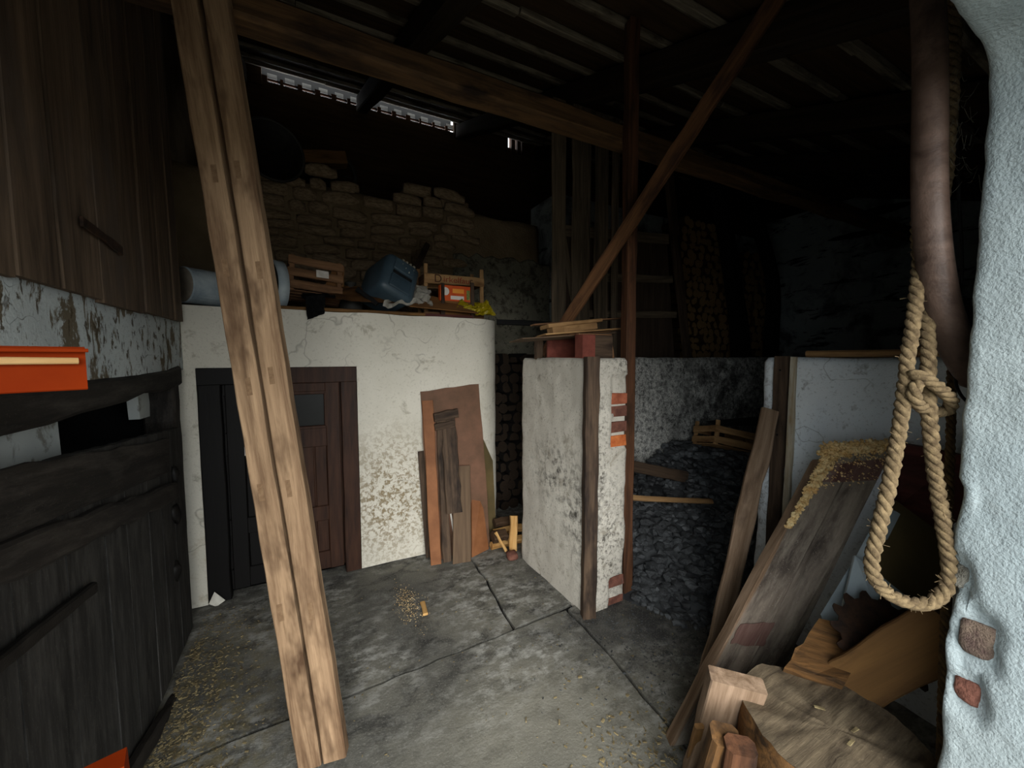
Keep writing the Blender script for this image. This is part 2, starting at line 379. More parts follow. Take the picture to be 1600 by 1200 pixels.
def lathe_bm(prof, seg=24, b=None):
    b = b or bmesh.new(); rings = []
    for (x, r) in prof:
        rings.append([b.verts.new((x, r*math.cos(2*math.pi*j/seg), r*math.sin(2*math.pi*j/seg))) for j in range(seg)] if r > 1e-5 else [b.verts.new((x, 0, 0))])
    for p, q in zip(rings, rings[1:]):
        for j in range(seg):
            k = (j+1) % seg
            f = [p[j], p[k], q[k], q[j]] if len(p) > 1 and len(q) > 1 else ([p[0], q[k], q[j]] if len(q) > 1 else [p[j], p[k], q[0]])
            b.faces.new(f)
    bmesh.ops.recalc_face_normals(b, faces=b.faces); return b
def lump_bm(sx, sy, sz, sub=1, amp=.25, seed=0, flat=False, b=None):
    t = bmesh.new(); bmesh.ops.create_icosphere(t, subdivisions=sub, radius=1); rr = random.Random(seed); off = Vector((rr.uniform(-9, 9), rr.uniform(-9, 9), seed*1.7))
    for v in t.verts:
        k = 1+amp*noise.noise(v.co*1.3+off)*1.6
        c = v.co*k
        if flat: c = Vector([max(-.72, min(.72, q)) for q in c])
        v.co = Vector((c.x*sx, c.y*sy, c.z*sz))
    return t
def mesh_from(b, name):
    me = bpy.data.meshes.new(name); b.normal_update(); b.to_mesh(me); b.free(); return me
def rough_wall(name, outline, zs, mat, amp=.006, closed=True, skip=None, disp=None, cap=True, fs=3., parent=None, topround=.0):
    """plan outline swept up through the levels zs, every vertex pushed in or out a little"""
    b = bmesh.new(); n = len(outline); rows = []
    for zi, z in enumerate(zs):
        row = []
        for i, (x, y) in enumerate(outline):
            a = outline[(i-1) % n] if closed or i else outline[0]; c = outline[(i+1) % n] if closed or i < n-1 else outline[-1]
            tx, ty = c[0]-a[0], c[1]-a[1]; l = math.hypot(tx, ty) or 1; nx, ny = ty/l, -tx/l
            p = Vector((x, y, z)); d = amp*(noise.noise(p*fs)+.5*noise.noise(p*fs*3.1))
            if topround and zi == len(zs)-1: d -= topround
            if disp: d += disp(p, nx, ny)
            row.append(b.verts.new((x+nx*d, y+ny*d, z+(amp*.7*noise.noise(p*4) if zi == len(zs)-1 else 0))))
        rows.append(row)
    m = n if closed else n-1
    for k in range(len(zs)-1):
        for i in range(m):
            j = (i+1) % n
            if skip and skip((outline[i][0]+outline[j][0])/2, (outline[i][1]+outline[j][1])/2, (zs[k]+zs[k+1])/2): continue
            b.faces.new((rows[k][i], rows[k][j], rows[k+1][j], rows[k+1][i]))
    if cap:
        f = b.faces.new(rows[-1]); bmesh.ops.triangulate(b, faces=[f])
    o = link(name, b, mat, parent, None, True); return o
def rect_outline(x0, x1, y0, y1, res, rad=.02):
    pts = []
    def seg(a, c):
        n = max(1, int(math.dist(a, c)/res))
        for i in range(n): pts.append((a[0]+(c[0]-a[0])*i/n, a[1]+(c[1]-a[1])*i/n))
    r = rad
    cs = [((x0+r, y0), (x1-r, y0), (x1-r, y0+r), -90), ((x1, y0+r), (x1, y1-r), (x1-r, y1-r), 0), ((x1-r, y1), (x0+r, y1), (x0+r, y1-r), 90), ((x0, y1-r), (x0, y0+r), (x0+r, y0+r), 180)]
    for a, c, ce, an in cs:
        seg(a, c)
        for k in range(3):
            t = math.radians(an+30*k); pts.append((ce[0]+r*math.cos(t), ce[1]+r*math.sin(t)))
    return pts
def levels(z0, z1, res):
    n = max(1, int(round((z1-z0)/res))); return [z0+(z1-z0)*i/n for i in range(n+1)]
def textpart(name, s, size, mat, parent, Mx):
    cu = bpy.data.curves.new(name, 'FONT'); cu.body = s; cu.size = size; cu.extrude = .0006; cu.align_x = 'CENTER'; cu.align_y = 'CENTER'
    o = bpy.data.objects.new('tmp_text', cu); COL.objects.link(o)
    dg = bpy.context.evaluated_depsgraph_get(); me = bpy.data.meshes.new_from_object(o.evaluated_get(dg))
    bpy.data.objects.remove(o); me.materials.clear(); return link(name, me, mat, parent, Mx)

# ================================================================ THE SETTING
BY = 2.78                                    # cellar front
def roofz(y): return 2.65+.38*y              # underside of the roof battens
# floor: bed and separate concrete fields with open joints
fl = struct(wbox('floor', -1.4, 7.6, .2, 5.7, -.12, -.025, 'coaldust'), 'sooty grey concrete floor cast in large fields', None)
for pts in ([(-.75, 1.72), (.93, 1.785), (.99, 2.33), (1.0, 2.9), (-.75, 2.9)], [(.945, 1.785), (1.5, 1.835), (1.5, 3.9), (1.015, 3.9), (1.005, 2.33)],
            [(-1.0, .27), (1.18, .27), (1.20, .95), (1.262, 1.45), (1.27, 1.775), (-.75, 1.69)], [(1.195, .27), (2.3, .27), (2.3, 1.5), (1.9, 1.9), (1.29, 1.775), (1.278, 1.45), (1.216, .95)],
            [(1.515, 1.81), (1.9, 1.915), (2.315, 1.5), (7.5, 1.5), (7.5, 5.5), (1.515, 5.5)]):
    z = {0: -.008, 1: -.006}.get(len(fl.children), 0.)
    q = []
    for i, p in enumerate(pts):
        a = Vector((*p, z)); c = Vector((*pts[(i+1) % len(pts)], z)); n = max(2, int((c-a).length/.05))
        for k in range(n):
            v = a.lerp(c, k/n); v += Vector((noise.noise(v*9)*.012, noise.noise(v*9+Vector((5, 5, 5)))*.012, 0)); q.append(v)
    b = bmesh.new(); top = [b.verts.new(v) for v in q]; bot = [b.verts.new(v-Vector((0, 0, .06))) for v in q]
    f = b.faces.new(top)
    for i in range(len(q)): b.faces.new((top[i], bot[i], bot[(i+1) % len(q)], top[(i+1) % len(q)]))
    bmesh.ops.recalc_face_normals(b, faces=b.faces); bmesh.ops.triangulate(b, faces=[f]); link('slab', b, 'concrete', fl)
struct(wbox('ground_yard', -14, 14, -20, .2, -.14, -.03, 'yard'), 'gravel yard outside the doorway')
# front wall round the doorway the photograph is taken from
wf = struct(wbox('wall_front', 1.26, 7.6, -.36, .26, -.1, 3.2, 'jamb'), 'thick front wall beside the doorway')
wbox('wall_block', -1.5, -.86, -.36, .26, -.1, 3.2, 'jamb', wf); wbox('lintel_block', -.9, 1.3, -.36, .26, 2.10, 3.2, 'jamb', wf)
def surround():
    prof = []; x1, zt, r = 1.2, 2.035, .09
    for i in range(106): prof.append((x1, -.02+(zt-r+.02)*i/105, -1, 0))
    for k in range(1, 8):
        a = math.pi/2*k/8; prof.append((x1-r+r*math.cos(a), zt-r+r*math.sin(a), -math.cos(a), -math.sin(a)))
    for i in range(61): prof.append((x1-r-(x1-r+.80-.06)*i/60, zt, 0, -1))
    for i in range(40): prof.append((-.8, zt-.03-(zt)*i/39, 1, 0))
    ys = [-.37, -.2, 0, .1, .15]+[.165+.0085*i for i in range(13)]+[.279, .285, .287]
    b = bmesh.new(); rows = []
    holes = [(.865, .245, .07, .045), (.745, .252, .05, .04), (.985, .272, .055, .025)]
    for (x, z, nx, nz) in prof:
        row = []
        for yi, y in enumerate(ys):
            p = Vector((x, y, z)); d = .003*noise.noise(p*14)+.002*noise.noise(p*50)
            if z < 1.18 and x > 1:     # knocked-off corner low on the jamb
                e = .012*max(0, noise.noise(Vector((0, 1, z*9)))+.3); y2 = y-(e if y > .26 else 0)
            else: y2 = y+(.004*noise.noise(Vector((x*20, 3, z*20))) if y > .26 else 0)
            if yi >= len(ys)-2: d -= .006*(yi-len(ys)+3)
            if x > 1:
                for (hz, hy, rz, ry) in holes:
                    q = math.hypot((z-hz)/rz, (y-hy)/ry)+.35*noise.noise(Vector((y*40, z*40, hz)))
                    if q < 1: d -= .018*min(1, (1-q)*4)
            row.append(b.verts.new((x+nx*d, y2, z+nz*d)))
        k = 1 if x > 1 else 0      # turn on to the inner face
        row.append(b.verts.new((x-nx*.1, .285, z-nz*.1))); rows.append(row)
    for i in range(len(rows)-1):
        for j in range(len(ys)): b.faces.new((rows[i][j], rows[i+1][j], rows[i+1][j+1], rows[i][j+1]))
    bmesh.ops.recalc_face_normals(b, faces=b.faces)
    o = struct(link('trim_1', b, 'jamb', None, None, True), 'rough-cast doorway reveal with plaster broken away low down')
    for i, (z, y, sy, sz, mt) in enumerate(((.865, .245, .034, .05, 'jambstone'), (.745, .252, .026, .036, 'brick2'), (.985, .272, .014, .035, 'mortarstone'))):
        link('stone', lump_bm(.02, sy, sz, 3, .35, 31+i, True), mt, o, Matrix.Translation((1.225, y, z)), True)
surround()
# left wall: limewashed strip, boards above, dark recess behind the gate
wl = struct(rough_wall('wall_left', [(-.61, 2.79)]+[(-.61, 2.79-.03*i) for i in range(1, 82)]+[(-.61, .27), (-.95, .27), (-.95, 2.79)], [1.375, 1.42, 1.46, 1.5, 1.55, 1.6, 1.648], 'leftplaster', .007, True, None, None, True, 4),
            'left wall with peeling limewash band below weathered upright boards')
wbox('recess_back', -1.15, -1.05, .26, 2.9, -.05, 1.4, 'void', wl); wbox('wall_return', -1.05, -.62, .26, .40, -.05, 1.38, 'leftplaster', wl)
wbox('rear_wall', -1.4, -1.0, 2.79, 5.6, 0, 4.9, 'mortar', wl)
y = .29
while y < 2.66:
    w = R.uniform(.15, .26); w = min(w, 2.72-y)
    board('plank', (-.60+R.uniform(-.006, .004), y+w/2, 1.632+R.uniform(-.006, .006)), (-.62, y+w/2+R.uniform(-.012, .012), roofz(y)+.12), w-.007, .026, 'wallboard', (1, 0, 0), wl, 10, .004)
    y += w
for i, yy in enumerate((2.84, 3.02, 3.2, 3.38, 3.56, 3.74)):
    board('rear_plank', (-.97, yy, 1.70), (-.97, yy+.01, roofz(yy)), .165, .025, 'wallboard', (1, 0, 0), wl, 6, .004)
wbox('recess_blind', -1.05, -.625, 2.66, 2.70, 0, 1.36, 'void', wl); wbox('backing_blind', -1.0, -.66, .27, 2.72, 1.66, 3.6, 'void', wl)  # black end panel added so the recess behind the gate looks unlit
board('lintel', (-.675, .28, 1.30), (-.665, 2.68, 1.345), .095, .14, 'gate_rail', (1, 0, 0), wl, 14, .01, .012)
board('frame_post', (-.665, 2.60, 0), (-.665, 2.60, 1.31), .085, .13, 'gate_rail', (1, 0, 0), wl, 14, .012, .012)
# cellar: rounded limewashed front with door opening
DX0, DX1, DZ = -.556, .29, 1.385
def cellar():
    xs = [-1.0, -.8, -.66, -.62, -.585, DX0]+[DX0+(DX1-DX0)*i/20 for i in range(1, 21)]+[DX1+.035*i for i in range(1, 25)]
    out = [(x, BY) for x in xs]
    x1 = out[-1][0]; rr = .27
    for k in range(1, 11):
        a = math.radians(-90+9*k); out.append((x1+rr*math.cos(a), BY+rr+rr*math.sin(a)))
    out += [(x1+rr, BY+rr+.06*i) for i in range(1, 16)]
    zs = levels(0, DZ, .0462)+levels(DZ, 1.735, .05)[1:]
    sk = lambda x, y, z: DX0 < x < DX1 and y < BY+.01 and z < DZ
    o = rough_wall('wall_cellar', out, zs, 'bunker', .010, False, sk, None, False, 2.4, None, .0)
    return struct(o, 'limewashed cellar front with a rounded corner and low brown door')
wc = cellar()
# reveals of the cellar door, cover slab of the cellar
b = bmesh.new(); boxbm(DX0-.1, DX0-.004, BY-.002, BY+.14, 0, DZ, b); boxbm(DX1+.004, DX1+.1, BY-.002, BY+.14, 0, DZ, b); boxbm(DX0-.1, DX1+.1, BY-.002, BY+.14, DZ+.004, DZ+.12, b)
for v in b.verts: v.co.y += .012
link('door_reveal', b, 'bunker', wc)
ob = bmesh.new(); pts = [(-1.0, BY+.02), (1.10, BY+.02), (1.25, BY+.07), (1.35, BY+.2), (1.38, BY+.32), (1.38, 3.9), (-1.0, 3.9)]
tp = [ob.verts.new((x, y, 1.73)) for x, y in pts]; bt = [ob.verts.new((x, y, 1.62)) for x, y in pts]
ob.faces.new(tp); ob.faces.new(bt[::-1])
for i in range(len(pts)): ob.faces.new((tp[i], bt[i], bt[(i+1) % len(pts)], tp[(i+1) % len(pts)]))
bmesh.ops.recalc_face_normals(ob, faces=ob.faces); link('cover_slab', ob, 'bunker', wc)
# cellar door
d = struct(box('door_1', DX0+.03, DX1-.03, BY+.06, BY+.10, .04, DZ-.05, 'doorpaint'), 'low dark brown cellar door with a small glazed light')
fy = BY+.035
board('frame_jamb', (DX0+.055, fy, 0), (DX0+.055, fy, DZ), .11, .06, 'doorpaint', (0, -1, 0), d, 8, .003)
board('frame_jamb', (DX1-.05, fy, 0), (DX1-.05, fy, DZ), .10, .06, 'doorpaint', (0, -1, 0), d, 8, .003)
board('frame_head', (DX0, fy-.004, DZ-.05), (DX1, fy-.004, DZ-.05), .10, .06, 'doorpaint', (0, -1, 0), d, 8, .003)
LX0, LX1 = DX0+.115, DX1-.11; ly = BY+.05
for (a, c, w, z) in ((LX0, LX1, .07, DZ-.135), (LX0, LX1, .13, .93), (LX0, LX1, .10, .42), (LX0, LX1, .12, .10)):
    board('rail', (a, ly, z), (c, ly, z), w, .03, 'doorpaint', (0, -1, 0), d, 3, .001)
for x in (LX0+.05, LX1-.04): board('stile', (x, ly-.003, .04), (x, ly-.003, DZ-.1), .085, .032, 'doorpaint', (0, -1, 0), d, 3, .001)
nb = 6
for i in range(nb):
    x = LX0+.09+(LX1-LX0-.17)*(i+.5)/nb; w = (LX1-LX0-.17)/nb-.006
    board('panel_board', (x, ly+.008, .46), (x, ly+.008, .87), w, .02, 'doorpaint', (0, -1, 0), d, 2, .001)
    board('panel_board', (x, ly+.008, .16), (x, ly+.008, .37), w, .02, 'doorpaint', (0, -1, 0), d, 2, .001)
gz0, gz1 = .995, DZ-.165; gx0, gx1 = LX0+.09, LX1-.08
pane = box('pane', gx0, gx1, ly+.006, ly+.012, gz0, gz1, 'glass', d)
for z in (gz0, gz1): board('glazing_bead', (gx0, ly-.008, z), (gx1, ly-.008, z), .022, .02, 'doorpaint', (0, -1, 0), d, 2, .001)
for x in (gx0, gx1): board('glazing_bead', (x, ly-.008, gz0), (x, ly-.008, gz1), .022, .02, 'doorpaint', (0, -1, 0), d, 2, .001)
p = PY(387, 705, ly-.03); lk = box('lock_plate', p.x-.016, p.x+.016, ly-.03, ly-.012, p.z-.03, p.z+.03, 'paper', d, .004)
slab('torn_paper', [PY(335, 925, BY-.02), PY(352, 938, BY-.02), PY(338, 948, BY-.02), PY(326, 944, BY-.02)], .003, 'whitecloth', d)
# coal bin walls
def brickhole(p, nx, ny):
    if ny < -.7 and p.x > 1.49 and (.93 < p.z < 1.335) and p.x > 1.505+.02*noise.noise(Vector((0, 0, p.z*30))): return -.022
    if ny < -.7 and p.x > 1.5 and p.z < .17: return -.02
    if nx > .7 and p.y < 1.70 and .93 < p.z < 1.335: return -.01
    return .012*max(0, noise.noise(p*6))*(1 if ny < -.7 else .2)
wa = struct(rough_wall('wall_bin_left', rect_outline(1.338, 1.625, 1.68, 2.43, .016, .028), levels(-.02, 1.44, .018), 'binleft', .009, True, None, brickhole, True, 4, None, .012),
            'limewashed brick pier at the left of the coal bin with bare bricks showing')
for (px, py, mt, w) in ((965, 623, 'brick', .118), (963, 643, 'brick2', .122), (962, 667, 'brick2', .125), (961, 690, 'brick3', .13), (966, 716, 'mortarstone', .10), (951, 601, 'brick', .03), (966, 908, 'brick2', .122), (966, 938, 'brick2', .122)):
    p = PY(px, py, 1.69); t = bmesh.new(); bmesh.ops.create_cube(t, size=1); bmesh.ops.bevel(t, geom=t.edges[:], offset=.06, segments=1, affect='EDGES')
    for v in t.verts: v.co = Vector((v.co.x*w, v.co.y*.06, v.co.z*.062))+Vector((R.uniform(-.003, .003), R.uniform(-.003, .003), R.uniform(-.003, .003)))
    link('brick', t, mt, wa, Matrix.Translation((1.630-w/2 if w > .05 else p.x, 1.722, p.z)))
pw = board('corner_post', (1.352, 1.672, 0), (1.352, 1.672, 1.447), .075, .055, 'oldgrey', (-.35, -1, 0), wa, 14, .004)
wb = struct(rough_wall('wall_bin_back', rect_outline(1.66, 6.0, 2.42, 2.54, .05, .02), levels(0, 1.44, .05), 'binback', .012, True, None, None, True, 3, None, .015), 'sooty limewashed back wall of the coal bin')
wr = struct(rough_wall('wall_bin_right', rect_outline(2.15, 2.33, .29, 1.25, .02, .04), levels(0, 1.445, .024), 'binright', .010, True, None, None, True, 5, None, .015), 'bluish white limewashed wall at the right of the coal bin')
rb = board('guide_board', (2.138, 1.14, 0), (2.138, 1.14, 1.45), .066, .03, 'oldgrey', (-1, 0, 0), wr, 12, .003)
board('guide_strip', (2.142, 1.088, 0), (2.142, 1.088, 1.447), .03, .025, 'strip', (-1, 0, 0), wr, 12, .003)
for zz in (1.38, 1.05): link('bolt', lump_bm(.006, .006, .006, 1, .1, 3), 'iron', rb, Matrix.Translation((2.121, 1.14, zz)))
# rubble stone wall behind the cellar, plastered on its right
wk = struct(rough_wall('wall_back', [(-1.0+.06*i, 3.9) for i in range(57)]+[(2.42, 4.4), (-1.0, 4.4)], levels(0, 2.92, .07), 'mortar', .03, True, None, None, True, 3), 'rubble stone wall behind the cellar with crumbling top')
stones = [mesh_from(lump_bm(.5, .5, .5, 2, .35, 60+i, True), 'stone') for i in range(6)]
for me in stones:
    me.materials.append(M['rubble'])
    for q in me.polygons: q.use_smooth = True
z = 1.66
while z < 3.0:
    h = R.uniform(.05, .12); x = -.6+R.uniform(0, .2)
    while x < 1.25+.25*noise.noise(Vector((z*4, 1, 2)))+(z-2.3)*.5:
        w = R.uniform(.12, .36)
        if z < 2.86 or R.random() < .62:
            Mx = Matrix.Translation((x+w/2, 3.885+R.uniform(-.012, .02), z+h/2+R.uniform(-.02, .02))) @ Matrix.Rotation(R.uniform(-.12, .12), 4, 'Y') @ Matrix.Diagonal((w*1.25, .12, h*1.3, 1))
            link('stone', R.choice(stones), 'rubble', wk, Mx)
        x += w+R.uniform(.0, .02)
    z += h+.004
link('plaster_coat', mesh_from(plank_bm(1.2, 2.5, .06, 14, .03, .02), 'plaster_coat'), 'backplaster', wk, frame(Vector((1.35, 3.9, 1.25)), Vector((2.55, 3.9, 1.25)), Vector((0, -1, 0))))
wx = struct(wbox('wall_far', 2.5, 6.3, 3.75, 4.3, 0, 3.25, 'farplaster'), 'dim grey plastered wall behind the firewood')
wy = struct(wbox('wall_right', 6.2, 6.6, .26, 3.75, 0, 3.45, 'farplaster'), 'dim grey plastered right wall with black crevices')
for i, (px, py, l, h) in enumerate(((1325, 290, .5, .05), (1345, 300, .55, .06), (1215, 335, .35, .045), (1370, 330, .6, .06), (1320, 335, .12, .05), (1345, 365, .6, .045), (1295, 318, .12, .05))):
    p = PX(px, py, 6.2); link('crevice_shade', lump_bm(.012, l*.5, h*.9, 2, .4, 90+i), 'void', wy, Matrix.Translation(p), True)
# outer boarding of the loft, roof
struct(wbox('wall_loft_back', -1.5, 7.7, 5.62, 5.65, 0, 4.664, 'deck'), 'dark boarded wall at the back of the loft')
struct(wbox('wall_loft_right', 7.55, 7.65, .26, 5.7, 0, 5.0, 'deck'), 'dark boarded wall at the right of the loft')
struct(wbox('wall_loft_left', -1.5, -1.42, .26, 5.7, 0, 5.0, 'deck'), 'dark boarded wall at the left of the loft')
rf = struct(link('ceiling', mesh_from(plank_bm(9.3, 5.95, .03, 4, 0), 'ceiling'), 'deck', None, frame(Vector((-1.55, 2.87, roofz(2.87)+.055)), Vector((7.75, 2.87, roofz(2.87)+.055)), Vector((0, .38, -1)))), 'dark lean-to roof on rafters and battens')
bts = [.40, .76, 1.12, 1.48, 1.84, 2.2, 2.58, 2.96, 3.34, 3.72, 4.1, 4.48, 4.86, 5.24, 5.5]
for yb in bts:
    x = -1.4
    while x < 7.4:
        L = R.uniform(1.2, 2.6); e = min(x+L, 7.5)
        board('batten', (x, yb+R.uniform(-.01, .01), roofz(yb)+.018), (e, yb+R.uniform(-.01, .01), roofz(yb)+.018), R.uniform(.05, .065), .035, 'batten', (0, .38, -1), rf, 6, .006)
        x = e+.004
for xr in (-.55, .76, 2.06, 3.36, 4.66, 5.96):
    board('rafter', (xr, .26, roofz(.26)-.10), (xr+R.uniform(-.03, .03), 5.62, roofz(5.62)-.10), .13, .18, 'beam_dark', (0, .38, -1), rf, 10, .008, .012)
# tile noses along the open eave: daylight shows between them
for i in range(13):
    xx = -.36+i*.185
    box('tile', xx, xx+.035+R.uniform(-.01, .03), 5.64, 5.70, 4.62, 4.74, 'tile', rf)
    box('tile', xx-.02, xx+.185, 5.66, 5.67, 4.70, 4.725, 'tile', rf)
    box('eave_lath', xx+.05, xx+.15, 5.74, 5.76, 4.775, 4.83, 'darkmetal', rf)
for xa, xb in ((-1.5, -.36), (1.98, 2.85), (3.15, 7.7)): wbox('eave_board_or_blind', xa, xb, 5.60, 5.66, 4.6, 4.95, 'deck', rf)
for xx in (2.9, 3.0, 3.08): box('tile', xx, xx+.06, 5.58, 5.68, 4.6, 4.9, 'tile', rf)
wbox('eave_board_or_blind', -.4, 2.0, 5.80, 5.84, 4.79, 5.0, 'void', rf)  # blackened board added outside to block the sky above the slit
# main cross beam, post, planks, brace
mb = board('cross_beam', (-1.35, 1.845, 2.725), (6.15, 1.845, 2.735), .105, .12, 'beam', (0, -1, 0), None, 26, .008, .015)
tag(mb, 'long rough-hewn brown beam crossing overhead below the rafters', 'beam')
pp = PY(982, 400, 1.74)
board_post = board('upright_post', (pp.x+.03, 1.742, 0), (pp.x-.005, 1.742, roofz(1.74)-.02), .062, .07, 'redpost', (-.2, -1, 0), None, 16, .004, .006)
tag(board_post, 'slim red-brown upright post beside the white brick pier', 'post')

# ================================================================ LARGE LOOSE TIMBERS
def lean(name, label, a, bpt, W_, T, mat, n=(0, -1, 0), cat='plank', **k):
    return tag(board(name, a, bpt, W_, T, mat, n, None, **k), label, cat)
# pair of sawn timbers leaning on the beam in the foreground
tdir = Vector((-.295, .285, 2.70)); nn = Vector((-.3, -1, .05))
side = tdir.normalized().cross(nn.normalized()).normalized()
if side.x < 0: side = -side
base = PZ(507, 1190) + Vector((0, 0, .012))
lean('sawn_timber', 'left one of the two tall sawn timbers leaning on the overhead beam', base-side*.0425, base-side*.046+tdir*1.04, .078, .05, 'timber', nn, 'timber', seg=24, jit=.002, ch=.004)
lean('sawn_timber', 'right one of the two tall sawn timbers leaning on the overhead beam', base+side*.0425+Vector((0, 0, .0)), base+side*.050+tdir*1.04, .078, .05, 'timber', nn, 'timber', seg=24, jit=.002, ch=.004)
for o_ in [o for o in bpy.data.objects if o.name.startswith('sawn_timber')]:
    for k, L in enumerate((.52, .94, 1.34, 1.72, 2.06)):
        link('stamp_mark', plank_bm(.06, .017, .0012, 1, .001, .0003), 'stamp', o_, WM[o_.name] @ Matrix.Translation((L+R.uniform(-.02, .02), R.uniform(-.012, .012), .0253)))
# long diagonal brace from the pier up to the roof
bp0 = Vector((1.43, 2.27, 1.46)); bp1 = PA(1225, -20, 1.62)
lean('brace_board', 'long thin brown board slanting from the white pier up across the post', bp0, bp1, .075, .035, 'brace', (-.75, -.5, .1), seg=18, jit=.003)
# ================================================================ GATE in the left wall
g = thing('stable_gate', (-.59, 1.8, 0), 'black tarred plank gate in the left wall with slanting brace', 'gate')
def gtop(y): return 1.198-(y-1.282)*.0853
y = .42
while y < 2.52:
    w = min(R.uniform(.15, .23), 2.54-y)
    slab('plank', [(-.578+R.uniform(-.004, .004), y+.003, .03), (-.578, y+w-.003, .03), (-.58, y+w-.003, gtop(y+w)), (-.58, y+.003, gtop(y))], .03, 'gate', g, (0, 0, 1), (1, 0, 0), .003, 6)
    y += w
def onG(px, py, x=-.57): return PX(px, py, x)
def gboard(nm, a, c, w, t, mt, x, y0=None, **k):
    p, q = onG(*a, x), onG(*c, x)
    if y0: p = q+(p-q)*((q.y-y0)/(q.y-p.y))
    return board(nm, p, q, w, t, mt, (1, 0, 0), g, **k)
gboard('diagonal_brace', (-60, 903), (272, 768), .085, .035, 'gate_rail', -.566, .45, seg=22, jit=.008, ch=.01)
gboard('top_rail', (-40, 800), (262, 712), .15, .01, 'gate_rail', -.575, .45, seg=22, jit=.004)
gboard('iron_bar', (-40, 1068), (145, 918), .035, .02, 'iron', -.562, seg=10, jit=.002, ch=.008)
gboard('bottom_rail', (190, 1230), (275, 1090), .055, .03, 'gate_rail', -.555, seg=10, jit=.006)
for (px, py) in ((272, 742), (274, 802), (276, 890)):
    p = onG(px, py, -.575); link('hinge', lump_bm(.02, .03, .045, 2, .4, px), 'iron', g, Matrix.Translation(p), True)
def onslab(nm, pts, x, T, mt, lab, cat='board'):
    return slab(nm, [PX(a, c, x) for a, c in pts], T, mt, wl)
wlp = lambda o: o
onslab('limewashed_panel', [(-60, 668), (88, 640), (96, 712), (-60, 790)], -.70, .04, 'patch', 'limewashed panel behind the gap above the dark gate')
onslab('limewashed_offcut', [(214, 612), (240, 604), (242, 648), (219, 655)], -.70, .04, 'patch', 'small white scrap behind the gate top near the cellar corner')
onslab('wood_offcut', [(236, 608), (252, 606), (250, 640), (240, 644)], -.69, .03, 'tanboard', 'small brown wood scrap beside the white scrap above the gate')
wbox('gap_shade_slab', -1.04, -.64, .40, 2.52, 1.02, 1.06, 'void', wl); board('bracket', PX(128, 345, -.575), PX(190, 392, -.575), .03, .008, 'rusty', (1, 0, 0), wl, 4, .004)
# ================================================================ ORANGE MACHINE at the left edge
mc = thing('sawing_frame', (-.53, .81, 0), 'orange steel sawing frame with a pale wooden strip', 'machine')
a1 = Vector((-.345, .944, 1.43)); dr = Vector((.83, .56, 0)).normalized(); a0 = a1-dr*.235
nf = Vector((.56, -.83, 0)).normalized()
board('arm', a0, a1, .072, .05, 'orange', nf, mc, seg=2, jit=0, ch=.002)
board('flange', a0+nf*.03+Vector((0, 0, .030)), a1+nf*.03+Vector((0, 0, .030)), .006, .02, 'orange', nf, mc, seg=2, jit=0, ch=.001)
board('wood_strip', a0+nf*.031+Vector((0, 0, .014)), a1-dr*.012+nf*.031+Vector((0, 0, .013)), .011, .014, 'striplight', nf, mc, seg=3, jit=.001, ch=.002)
link('bolt', lump_bm(.006, .006, .007, 1, .1, 4), 'striplight', mc, Matrix.Translation(a1-dr*.112+Vector((0, 0, .04))), True)
box('upright', -.558, -.51, .785, .835, 0, 1.47, 'orange', mc, .004)
q = PA(184, 1200, .66); board('lower_arm', (-.53, .80, q.z-.02), q+Vector((.01, .004, -.012)), .05, .05, 'orange', (0, 0, 1), mc, seg=2, jit=0)
box('foot', -.56, -.40, .70, .92, 0, .012, 'orange', mc, .003)
# ================================================================ THINGS ON THE CELLAR
T0 = 1.736
def at(px, py, yy): return PY(px, py, yy)
for i, (a, c, yy, w, mt, lab) in enumerate((((425, 470), (660, 473), 2.86, .14, 'tanboard', 'long brown board along the front edge of the cellar roof'),
        ((600, 476), (735, 484), 2.87, .10, 'redboard', 'thin dark red board under the white plastic on the cellar'))):
    p, q = at(*a, yy), at(*c, yy); p.z = q.z = T0+.012
    lean('shelf_board', lab, p, q, w, .022, mt, (0, 0, 1), seg=8)
# pale drum lying on its side
p = at(293, 437, 3.02); dr_ = thing('enamel_drum', (p.x, 3.02, T0), 'pale enamel drum lying on its side at the left on the cellar', 'drum')
L = at(420, 432, 3.02).x-p.x
Mx = Matrix.Translation((p.x, 2.90, T0+.125)) @ Matrix.Rotation(.72, 4, 'Z')
link('body', lathe_bm([(0, 0), (0, .098), (.006, .104), (.03, .102), (L-.03, .108), (L, .110), (L, 0)], 32), 'drum', dr_, Mx, False)
link('end_cap', lathe_bm([(-.004, 0), (-.012, .06), (-.006, .096), (.004, .099)], 32), 'drumend', dr_, Mx, True)
p2 = at(422, 430, 2.98); sv = thing('sieve', (p2.x, 2.98, T0), 'round dark sieve with pale rim standing beside the drum', 'sieve')
Mx = Matrix.Translation((p2.x, 2.98, T0+.165)) @ Matrix.Rotation(.35, 4, 'Z')
link('rim', lathe_bm([(0, .150), (0, .163), (.06, .163), (.06, .150), (0, .150)], 36), 'drum', sv, Mx, True)
link('mesh_disc', lathe_bm([(.012, 0), (.012, .15)], 36), 'darkmetal', sv, Mx, True)
link('pale_disc', lathe_bm([(.0, 0), (-.01, .06), (-.008, .11), (.004, .112)], 30), 'drum', sv, Mx @ Matrix.Translation((-.01, 0, -.045)), True)
